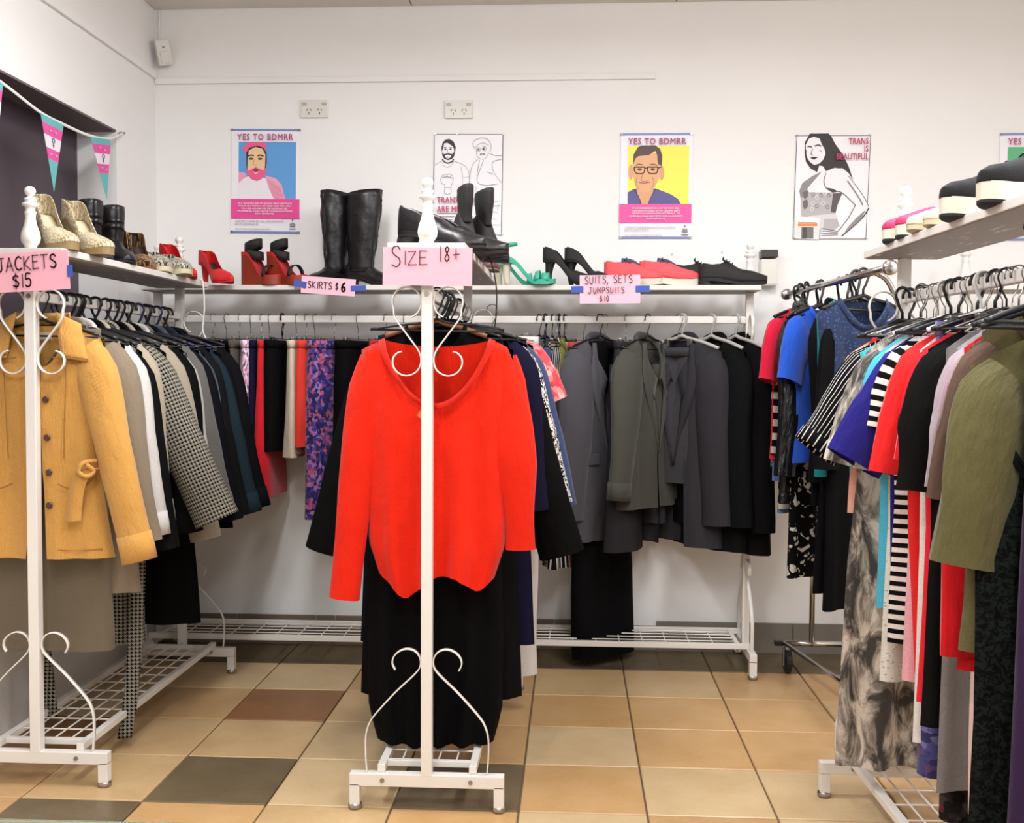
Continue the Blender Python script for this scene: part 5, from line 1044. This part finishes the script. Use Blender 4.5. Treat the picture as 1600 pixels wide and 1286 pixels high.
for k in range(9):
    hanger(rr_at(2.98-k*0.085)+Vector((0, 0.012, 0)), 0.15+0.1*sin(k*2.0), 'wire', 0.13, 0.05, 'thin wire hanger without clothes crowded among the tops on the right rack', 'empty wire hangers on the right rack', flip=1 if k % 2 else -1)
for k in range(6):
    hanger((LX, 3.21+k*0.14, RAIL), 0.08*sin(k*1.9), 'black', 0.15, 0.05, 'black plastic hanger without clothes squeezed between the jackets', 'empty black hangers on the left rack', flip=1 if k % 2 else -1)
# ------------------------------------------------------------------ shoes
WP = [(0, 0.0), (0.006, 0.25), (0.018, 0.42), (0.05, 0.6), (0.12, 0.72), (0.25, 0.74), (0.4, 0.7), (0.55, 0.82), (0.7, 1.0), (0.8, 0.95), (0.9, 0.72), (0.96, 0.47), (0.985, 0.28), (1, 0.0)]
WPT = [(0, 0.0), (0.006, 0.25), (0.018, 0.42), (0.05, 0.58), (0.12, 0.68), (0.25, 0.68), (0.4, 0.62), (0.55, 0.8), (0.68, 1.0), (0.78, 0.85), (0.88, 0.52), (0.96, 0.24), (0.988, 0.1), (1, 0.0)]
def dense(tab): return [(max(0, min(1, p.x)), max(0, p.y)) for p in spline([(a, b, 0) for a, b in tab], 5)]
WP = dense(WP); WPT = dense(WPT)
def shoe(k, M, parent=None, name='shoe'):
    """k: parameters; local x heel->toe, sole on z=0"""
    L, W, hh, pf = k.get('L', 0.245), k.get('W', 0.086), k.get('hh', 0.01), k.get('pf', 0.0); st = k.get('sole', 0.005); wp = WPT if k.get('point') else WP
    root = empty(name)
    zb = lambda s: st+pf+hh*(1-sm((s-0.18)/0.47))+0.006*max(0, (s-0.85)/0.15)*(1 if k.get('spring', 1) else 0)
    tl = k.get('top', [(0, 0.058), (0.12, 0.05), (0.35, 0.03), (0.6, 0.03)])   # topline above the foot bed
    vh = k.get('vamp', [(0.45, 0.06), (0.6, 0.055), (0.8, 0.04), (0.95, 0.024), (1, 0.014)])
    o0, o1 = k.get('open', (0.03, 0.6)); ns = 34; na = 8
    ga = k.get('g', 0.62)
    for_rows = {-1: [], 1: []}; uvr = {-1: [], 1: []}
    for j in range(ns+1):
        s = j/ns; s = (0.5-0.5*cos(pi*s))*0.75+s*0.25
        hw = W/2*interp(wp, s); gg = 0.0
        if o0 < s < o1: gg = ga*sm((s-o0)/0.03)*sm((o1-s)/k.get('oe', 0.12))
        if o0 >= 1: h = interp(vh, s)
        elif s < o1: h = interp(tl, s)/max(0.25, cos(gg*pi/2)); 
        else: h = interp(vh, s)
        if o1-0.12 < s < o1:
            kk = (s-o1+0.12)/0.12; h = interp(tl, s)/max(0.25, cos(gg*pi/2))*(1-kk)+interp(vh, s)*kk
        for sd in (-1, 1):
            row = []; rq = []
            for i in range(na+1):
                a = (1-(1-gg)*i/na)*0+ (1-i/na)*(1-gg)+gg
                x = s*L; y = sd*hw*sin(a*pi/2)**0.8*(1+0.06*sin(a*pi)); z = zb(s)+h*max(0.0, cos(a*pi/2))**0.85
                row.append(Vector((x, y, z))); rq.append((x+sd*0.0, sd*hw*1.5*a))
            for_rows[sd].append(row); uvr[sd].append(rq)
    m = MB(); m.grid(for_rows[-1], uvr[-1]).grid(for_rows[1], uvr[1])
    m.build('upper', M['upper'], root, smooth=True, weld=1e-5, solid=0.0022)
    # insole and sole
    def slab(z0f, z1f, grow, s0=0.0, s1=1.0, n=36):
        P = []
        for j in range(n+1):
            s = 0.5-0.5*cos(pi*j/n); hw = W/2*interp(wp, s)*grow+0.0005; x = s*L
            P.append([Vector((x, -hw, z0f(s))), Vector((x, hw, z0f(s))), Vector((x, hw*0.97, z1f(s))), Vector((x, -hw*0.97, z1f(s)))])
        mm = MB(); mm.grid(P, closed=True); o = len(mm.v); mm.f += [(0, 1, 2, 3), (o-1, o-2, o-3, o-4)]; mm.mi += [0, 0]; return mm
    slab(lambda s: zb(s)+0.003, lambda s: zb(s)+0.0005, 0.9).build('insole', M.get('inner', M['upper']), root, smooth=True)
    if k.get('wedge'):
        slab(lambda s: zb(s)+0.001, lambda s: 0.0, 1.02).build('wedge_sole', M['sole'], root, smooth=False)
    else:
        so = k.get('grow', 1.03)
        slab(lambda s: zb(s)+0.001, lambda s: zb(s)-st-pf, so).build('sole', M['sole'], root, smooth=False)
        if hh > 0.015:
            hr = k.get('heel', (0.026, 0.008)); P = []
            for j in range(9):
                t = j/8; z = (zb(0.08)-0.002)*(1-t); r = hr[0]+(hr[1]-hr[0])*(t**0.55); cx = 0.032+(-0.002 if hr[1] < 0.015 else 0.0)*t-0.006*sin(pi*t)
                P.append([Vector((cx+r*1.05*cos(2*pi*i/12), r*sin(2*pi*i/12), z)) for i in range(12)])
            P.append([Vector((P[-1][0].x-hr[1]*1.05, 0, 0))]*12)
            MB().grid(P, closed=True).build('heel', M.get('heel', M['sole']), root, smooth=True)
    if k.get('outs'):
        slab(lambda s: zb(s)-st-pf+0.0005, lambda s: zb(s)-st-pf-0.006, 1.0).build('outsole', S_BLACK, root, smooth=False)
    if k.get('tongue'):
        P = []
        for j in range(11):
            s = 0.3+0.32*j/10; hw = W/2*interp(wp, s)*0.72; h = interp(vh, s)*1.05+0.004*sin(pi*j/10)
            P.append([Vector((s*L, hw*sin(a), zb(s)+h*cos(a)**0.8+0.002)) for a in [0.8*pi*(i/10-0.5) for i in range(11)]])
        MB().grid(P).build('tongue', M['tongue'], root, smooth=True, solid=0.002)
    if k.get('laces'):
        x0 = o1*L*0.72; 
        for q in range(k['laces']):
            s = o1-0.06+q*0.045; x = s*L; hw = W/2*interp(wp, s)*0.5; z = zb(s)+interp(vh, s)*0.95+0.004+(0.006 if q == 0 else 0)
            MB().tube(spline([(x, -hw, z-0.006), (x+0.006, 0, z+0.004), (x+0.002, hw, z-0.006)], 4), 0.0024, 5).build('lace', M['lace'], root, smooth=True)
        z = zb(o1)+interp(vh, o1)+0.001
        for sd in (-1, 1):
            MB().tube(spline([(o1*L-0.01, 0, z), (o1*L-0.012, sd*0.016, z+0.004), (o1*L+0.005, sd*0.03, z-0.006), (o1*L+0.012, sd*0.018, z-0.006), (o1*L-0.008, 0, z)], 5), 0.0022, 5).build('lace_loop', M['lace'], root, smooth=True)
    if k.get('toecap'):
        P = []
        for j in range(9):
            s = 0.86+0.14*j/8; hw = W/2*interp(wp, s)*1.04; h = interp(vh, s)*1.03
            P.append([Vector((s*L+0.001, hw*sin(a), zb(s)+h*cos(a)+0.001)) for a in [pi*(i/10-0.5) for i in range(11)]])
        MB().grid(P).build('toe_cap', M['toe'], root, smooth=True)
    if k.get('shaft'):
        H, r0, r1 = k['shaft']; P = []; Q = []; n = 20; cx0 = 0.068
        for j in range(19):
            t = j/18; z = zb(0.1)+0.03+(H-zb(0.1)-0.03)*t; rr = r0+(r1-r0)*sm(t*1.2); cx = cx0+k.get('slant', 0.0)*t
            wr = k.get('wr', 0.03)
            P.append([Vector((cx+rr*1.12*cos(2*pi*i/n)*(1+wr*wob(i*0.6, t*7, 3+H*10)), rr*k.get('ell', 0.85)*sin(2*pi*i/n)*(1+wr*wob(i*0.5, t*8, 5)), z+(0.008*cos(2*pi*i/n) if j == 18 else 0))) for i in range(n+1)])
            for p in (P[-1],): p[-1] = p[0].copy()
            Q.append([(i*0.02, t*H) for i in range(n+1)])
        MB().grid(P, Q).build('shaft', M['upper'], root, smooth=True, solid=0.003)
    for (s, zc, r, w_) in k.get('straps', []):
        x = s*L; pts = [(x-0.01*0, (W/2*interp(wp, s)+0.002)*cos(a)*(r[0]), zb(s)+zc*sin(a)+0.002) for a in [pi*i/12 for i in range(13)]]
        MB().ribbon([Vector(p) for p in pts], (1, 0, r[1]), w_, 0.003).build('strap', M['strap'], root, smooth=True)
    if k.get('backstrap'):
        MB().ribbon([Vector((0.004, 0, zb(0.02))), Vector((0.002, 0, zb(0.02)+k['backstrap']*0.5)), Vector((0.002, 0, zb(0.02)+k['backstrap']+0.008))], (0, 1, 0), 0.014, 0.003).build('heel_strap', M['strap'], root, smooth=True)
    for (s, zz, rx, w_, tilt) in k.get('cuffs', []):
        pts = [Vector((s*L+rx*cos(2*pi*i/18), rx*0.72*sin(2*pi*i/18), zb(s)+zz+tilt*cos(2*pi*i/18))) for i in range(19)]
        MB().ribbon(pts, (0, 0, 1), w_, 0.004).build('ankle_strap', M['strap'], root, smooth=True)
    return root
def place(o, label, x, y, z, rz, group=None, cat='shoe', rx=0, ry=0):
    o.location = (x, y, z); o.rotation_euler = (rx, ry, rz); return tag(o, label, cat, group)
ZS = SH1+0.0005
def leather(n, c, r=0.35, v=0.0): return plain(n, c, r, var=v, bump=0.3, bscale=22)
L_BLACK = leather('black_leather_shoe', '#141012', 0.36); L_SUEDE = leather('black_suede_shoe', '#1e1b1b', 0.75); L_RED = leather('red_suede', '#cf1d1f', 0.6); L_TAN = leather('tan_insole', '#8a6a4c', 0.6); L_BROWN = leather('dark_brown_lining', '#3c2620', 0.6); S_BLACK = plain('black_sole', '#131112', 0.6); S_WHITE = plain('off_white_rubber', '#d6cfbd', 0.6, var=0.05, scale=20); S_CREAM = plain('cream_rubber', '#cbbf9f', 0.6, var=0.08, scale=20)
GOLD = fabric('gold_glitter', '#9a8258', 'splotch', '#d8cbb0', 0.004, 0.5, rough=0.3, wrinkle=0.1); LEO = fabric('leopard_print', '#a5743a', 'splotch', '#1e1410', 0.009, 0.52, rough=0.5, wrinkle=0.1); SNK = fabric('snake_print_shoe', '#2b2622', 'splotch', '#cfc6b4', 0.006, 0.5, rough=0.5, wrinkle=0.1)
GR = 'shoes on the left shelf'; sx = -1.6
PU = dict(hh=0.08, heel=(0.024, 0.008), point=1)
def pair(k, M, nm, labs, spots, z=ZS, group=None, cat='shoe'):
    for lab, sp in zip(labs, spots):
        o = shoe(k, M, name=nm); place(o, lab, sp[0], sp[1], z+(sp[5] if len(sp) > 5 else 0), math.radians(sp[2]), group, cat, rx=math.radians(sp[3]) if len(sp) > 3 else 0, ry=math.radians(sp[4]) if len(sp) > 4 else 0)
# left shelf, toes towards the aisle (+x, slightly to the camera)
pair(dict(hh=0.1, wedge=1, pf=0.012, point=0, top=[(0, 0.07), (0.15, 0.06), (0.4, 0.035), (0.6, 0.03)]), dict(upper=GOLD, inner=plain('cream_insole', '#c9b998', 0.6), sole=plain('cork_gold_wedge', '#8d774f', 0.5, var=0.2, scale=60)), 'wedge_shoe', ['gold glitter wedge shoe closest to the left rack finial', 'gold glitter wedge shoe beside the black ankle boots'], [(-1.66, 3.23, -38), (-1.62, 3.36, -35)], group='gold wedge pair')
pair(dict(hh=0.035, heel=(0.028, 0.026), L=0.24, open=(2, 3), top=[(0, 0.06), (0.45, 0.08)], vamp=[(0.0, 0.06), (0.3, 0.09), (0.45, 0.075), (0.6, 0.058), (0.8, 0.045), (1, 0.016)], shaft=(0.2, 0.042, 0.05), cuffs=[(0.28, 0.09, 0.056, 0.02, 0.01), (0.28, 0.13, 0.056, 0.018, -0.012)], ), dict(upper=L_BLACK, sole=S_BLACK, strap=L_BLACK), 'ankle_boot', ['black ankle boot with straps, left of its pair', 'black ankle boot with straps, right of its pair'], [(-1.655, 3.55, -50), (-1.64, 3.68, -48)], group='black ankle boot pair')
pair(dict(PU, hh=0.09), dict(upper=LEO, inner=L_BROWN, sole=plain('tan_heel_stack', '#8a5a2c', 0.5)), 'leopard_pump', ['leopard print pump with a tan sole, left of its pair', 'leopard print pump with a tan sole, right of its pair'], [(-1.66, 3.82, -58), (-1.635, 3.91, -55)], group='leopard pump pair')
pair(dict(hh=0.02, sole=0.018, grow=1.06), dict(upper=SNK, inner=plain('rose_lining', '#8f3a44', 0.6), sole=S_CREAM), 'patterned_flat', ['black and white patterned flat with a cream sole, nearer one', 'black and white patterned flat with a cream sole, farther one'], [(-1.625, 4.03, -55), (-1.6, 4.12, -50)], group='patterned flat pair')
pair(dict(PU, hh=0.085), dict(upper=L_RED, inner=L_BROWN, sole=L_RED, heel=L_RED), 'red_pump', ['red suede pump with its toe pointing right, nearer one', 'red suede pump behind the other one by the far finial'], [(-1.565, 4.46, -42), (-1.64, 4.22, -40)], group='red suede pump pair')
# back shelf
BYS = 4.50
RW = plain('red_brown_wedge', '#8a2f1c', 0.45, var=0.15, scale=15)
pair(dict(hh=0.095, pf=0.028, wedge=1, L=0.2, open=(-1, 2), g=0.9, top=[(0, 0.02), (1, 0.004)], straps=[(0.72, 0.05, (1.0, 0.0), 0.018)], cuffs=[(0.27, 0.05, 0.04, 0.036, 0.012), (0.3, 0.02, 0.042, 0.034, -0.01)]), dict(upper=L_RED, inner=plain('cherry_insole', '#a3202c', 0.5), sole=RW, strap=L_SUEDE), 'wedge_sandal', ['red brown wedge sandal with black ankle straps, left of its pair', 'red brown wedge sandal with black ankle straps, right of its pair'], [(-1.40, 4.50, -25), (-1.29, 4.50, -25)], group='red wedge sandal pair')
for nm_, lab, x, y, rz, sl in (('tall_boot', 'tall black leather boot creased along the shaft, left of its pair', -0.975, 4.612, -125, -0.004), ('tall_boot', 'tall black leather boot with its toe pointing right', -0.968, 4.54, -14, 0.02)):
    o = shoe(dict(hh=0.028, heel=(0.03, 0.028), L=0.25, open=(2, 3), top=[(0, 0.06)], vamp=[(0.0, 0.06), (0.3, 0.1), (0.45, 0.08), (0.6, 0.06), (0.8, 0.044), (1, 0.014)], shaft=(0.4, 0.05, 0.068), slant=sl, wr=0.08, ell=0.8), dict(upper=L_BLACK, sole=plain('brown_black_sole', '#2c1d1c', 0.5)), name=nm_)
    place(o, lab, x, y, ZS, math.radians(rz), 'tall black boot pair', 'boot')
BEI = leather('beige_leather', '#a88a70', 0.5)
pair(dict(hh=0.02, sole=0.012), dict(upper=BEI, inner=L_TAN, sole=plain('taupe_sole', '#7d675a', 0.6)), 'beige_loafer', ['beige leather loafer just left of the SIZE 18+ card'], [(-0.66, 4.55, -80)])
MINT = leather('mint_leather', '#3fae90', 0.45)
for lab, x, y, rz in (('mint green strappy heel with its toe to the right', -0.3, 4.43, -4), ('mint green strappy heel behind its pair', -0.34, 4.54, 0)):
    o = shoe(dict(hh=0.09, pf=0.01, heel=(0.02, 0.012), L=0.23, open=(-1, 2), g=0.92, top=[(0, 0.02), (0.2, 0.012), (1, 0.006)], straps=[(0.82, 0.032, (1.0, 0), 0.03), (0.68, 0.04, (1.0, 0.3), 0.02)], cuffs=[(0.15, 0.06, 0.034, 0.012, 0.004)], backstrap=0.06), dict(upper=MINT, inner=plain('pale_mint', '#9fc6b4', 0.6), sole=MINT, strap=MINT, heel=plain('cream_heel', '#cfc4b0', 0.6)), name='mint_heel')
    place(o, lab, x, y, ZS, math.radians(rz), 'mint heel pair')
pair(dict(PU, hh=0.1, heel=(0.024, 0.009)), dict(upper=L_SUEDE, inner=L_BROWN, sole=S_BLACK), 'black_pump', ['black high heel pump right of the mint heels', 'black high heel pump behind the SUITS card'], [(-0.125, 4.5, -14), (-0.035, 4.51, -10)], group='black pump pair')
pair(dict(hh=0.012, sole=0.024, grow=1.06, top=[(0, 0.065), (0.2, 0.055), (0.4, 0.06)], open=(0.03, 0.42), vamp=[(0.3, 0.075), (0.5, 0.07), (0.7, 0.05), (0.9, 0.036), (1, 0.02)], laces=4, toecap=1, tongue=1), dict(heelcap=1, tongue=plain('navy_mesh', '#474a66', 0.8, var=0.2, scale=120), upper=plain('coral_mesh', '#e2545a', 0.7, var=0.1, scale=90), inner=plain('navy_lining', '#33344f', 0.8), sole=S_WHITE, lace=plain('navy_lace_cord', '#39405e', 0.8), toe=plain('grey_toe_mesh', '#55545e', 0.7)), 'running_shoe', ['coral running shoe with navy laces, left of its pair', 'coral running shoe with navy laces, right of its pair'], [(0.13, 4.49, -12), (0.275, 4.46, 4)], group='coral running shoe pair')
pair(dict(hh=0.018, sole=0.012, heel=(0.03, 0.029), L=0.275, top=[(0, 0.06), (0.2, 0.05), (0.35, 0.06)], open=(0.03, 0.4), vamp=[(0.3, 0.085), (0.45, 0.075), (0.6, 0.055), (0.8, 0.046), (1, 0.02)], laces=4), dict(upper=L_SUEDE, inner=L_BROWN, sole=S_BLACK, lace=S_BLACK), 'lace_up_shoe', ['black suede lace-up shoe next to the coral runners', 'black suede lace-up shoe nearest the dispenser'], [(0.41, 4.52, -8), (0.52, 4.47, -6)], group='black lace-up pair')
# centre rack shelf
for lab, x, y, rz, z in (('black leather ankle boot with block heel left of the centre finial', -0.52, 3.2, -18, 0), ('black leather ankle boot with its toe right of the centre finial', -0.465, 3.33, -16, 0)):
    o = shoe(dict(hh=0.045, heel=(0.032, 0.031), L=0.28, W=0.095, sole=0.008, top=[(0, 0.085), (0.15, 0.07), (0.4, 0.055), (0.5, 0.06)], open=(0.03, 0.5), vamp=[(0.45, 0.075), (0.6, 0.06), (0.8, 0.045), (1, 0.02)]), dict(upper=L_BLACK, inner=S_BLACK, sole=S_BLACK), name='heeled_loafer')
    place(o, lab, x, y, ZS+z, math.radians(rz), 'black heeled loafer pair')
for lab, x, y, rz in (('black pointed boot top leaning behind the centre finial', -0.375, 3.55, -70), ('larger black pointed boot top leaning right of the centre finial', -0.33, 3.62, -60)):
    o = shoe(dict(hh=0.09, heel=(0.024, 0.01), L=0.235, point=1, open=(2, 3), top=[(0, 0.06)], vamp=[(0.0, 0.06), (0.3, 0.09), (0.45, 0.075), (0.6, 0.055), (0.8, 0.04), (1, 0.012)], shaft=(0.24, 0.036, 0.05), ell=0.45), dict(upper=L_SUEDE, sole=S_BLACK), name='pointed_boot')
    place(o, lab, x, y, ZS, math.radians(rz), 'black pointed boot pair', 'boot')
BRW = leather('brown_maroon_leather', '#5c3336', 0.45)
o = shoe(dict(hh=0.06, heel=(0.026, 0.022), L=0.24), dict(upper=BRW, inner=plain('cream_lining', '#d8cdb8', 0.6), sole=plain('taupe_outsole', '#8a7c6e', 0.6)), name='maroon_shoe'); place(o, 'maroon shoe with cream lining at the rear of the centre shelf', -0.36, 4.0, ZS, math.radians(-72))
# right shelf (seen from below)
def rs(y, dx): return 0.95+(3.14-y)*math.tan(RRA)+dx
pair(dict(outs=1, hh=0.008, sole=0.026, W=0.095, L=0.24, grow=1.06, top=[(0, 0.05), (0.4, 0.04)], toecap=1), dict(upper=plain('hot_pink_canvas', '#c4285c', 0.7), inner=plain('pink_lining', '#e9a4bf', 0.7), sole=S_WHITE, toe=plain('hot_pink_canvas', '#c4285c', 0.7)), 'pink_slip_on', ['hot pink slip-on shoe at the far end of the right shelf', 'hot pink slip-on shoe behind the cream one'], [(rs(3.0, 0.1), 3.0, 200), (rs(2.9, 0.11), 2.9, 196)], group='pink slip-on pair')
pair(dict(hh=0.008, sole=0.012, L=0.24, top=[(0, 0.05), (0.4, 0.04)]), dict(upper=plain('cream_canvas', '#d9cdb2', 0.7), inner=plain('cream_lining', '#d8cdb8', 0.6), sole=S_CREAM), 'cream_flat', ['cream flat shoe beside the pink slip-ons', 'cream flat shoe beside the black sneakers'], [(rs(2.8, 0.1), 2.8, 198), (rs(2.7, 0.11), 2.7, 196)], group='cream flat pair')
SN = dict(outs=1, hh=0.008, sole=0.036, L=0.285, W=0.1, grow=1.07, spring=1, top=[(0, 0.07), (0.2, 0.06), (0.4, 0.065)], open=(0.03, 0.42), vamp=[(0.3, 0.085), (0.5, 0.075), (0.7, 0.055), (0.9, 0.04), (1, 0.022)], laces=6)
CAN = plain('black_canvas', '#100e0f', 0.9, bump=0.2, bscale=250)
pair(SN, dict(upper=CAN, inner=CAN, sole=S_WHITE, lace=S_BLACK), 'canvas_sneaker', ['black canvas sneaker with white sole, farther of its pair', 'black canvas sneaker with white sole, nearer of its pair'], [(rs(2.56, 0.12), 2.56, 202), (rs(2.37, 0.12), 2.37, 204)], group='black canvas sneaker pair')
o = bpy.data.objects['canvas_sneaker.001']
MB().tube(spline([(0.16, 0.05, 0.1), (0.18, 0.068, 0.04), (0.2, 0.062, 0.0), (0.215, 0.066, -0.05), (0.22, 0.06, -0.12)], 6), 0.003, 6).build('loose_lace', S_BLACK, o, smooth=True)
MB().tube(spline([(0.18, 0.05, 0.09), (0.2, 0.07, 0.03), (0.222, 0.066, -0.01), (0.24, 0.07, -0.06)], 6), 0.003, 6).build('loose_lace', S_BLACK, o, smooth=True)
# loose cord hanging from the centre shelf
tag(MB().tube(spline([(-0.285, 3.3, 1.6), (-0.255, 3.3, 1.585), (-0.236, 3.3, 1.5), (-0.236, 3.3, 1.42), (-0.243, 3.3, 1.36)], 8), 0.0024, 6).build('hanging_cord', S_BLACK, smooth=True), 'thin black cord hanging down from the centre shelf', 'cord')
tag(MB().tube(spline([(-1.5, 4.2, 1.598), (-1.475, 4.19, 1.597), (-1.466, 4.185, 1.57), (-1.463, 4.185, 1.48), (-1.47, 4.185, 1.4), (-1.455, 4.185, 1.36)], 6), 0.0035, 6).build('shoe_lace', plain('white_lace_cord', '#e4dfd6', 0.8), smooth=True), 'white lace hanging over the far end of the left shelf', 'shoelace')
# glass counter edge in the foreground
gl = NT('counter_glass'); gl.b.inputs['Base Color'].default_value = rgb('#cfe6d8'); gl.b.inputs['Transmission Weight'].default_value = 0.9; gl.b.inputs['Roughness'].default_value = 0.08; gl.b.inputs['IOR'].default_value = 1.45
cc = empty('glass_counter', (-0.72, 1.02, 0)); cc.rotation_euler = (0, 0, 0.012)
MB().box((0, 0, 0.679), (1.3, 0.52, 0.01)).build('glass_top', gl.m, cc, bevel=0.002)
MB().box((0, 0.235, 0.37), (1.22, 0.006, 0.6)).build('glass_front', gl.m, cc)
for x_ in (-0.62, 0.62):
    for y_ in (-0.235, 0.235): MB().box((x_, y_, 0.338), (0.022, 0.022, 0.67)).build('corner_post', M_STEEL, cc, bevel=0.002)
MB().box((0, 0, 0.06), (1.22, 0.45, 0.02)).build('base_shelf', M_WHITE, cc, bevel=0.002)
tag(cc, 'glass display counter whose top edge crosses the bottom left of the photo', 'counter')
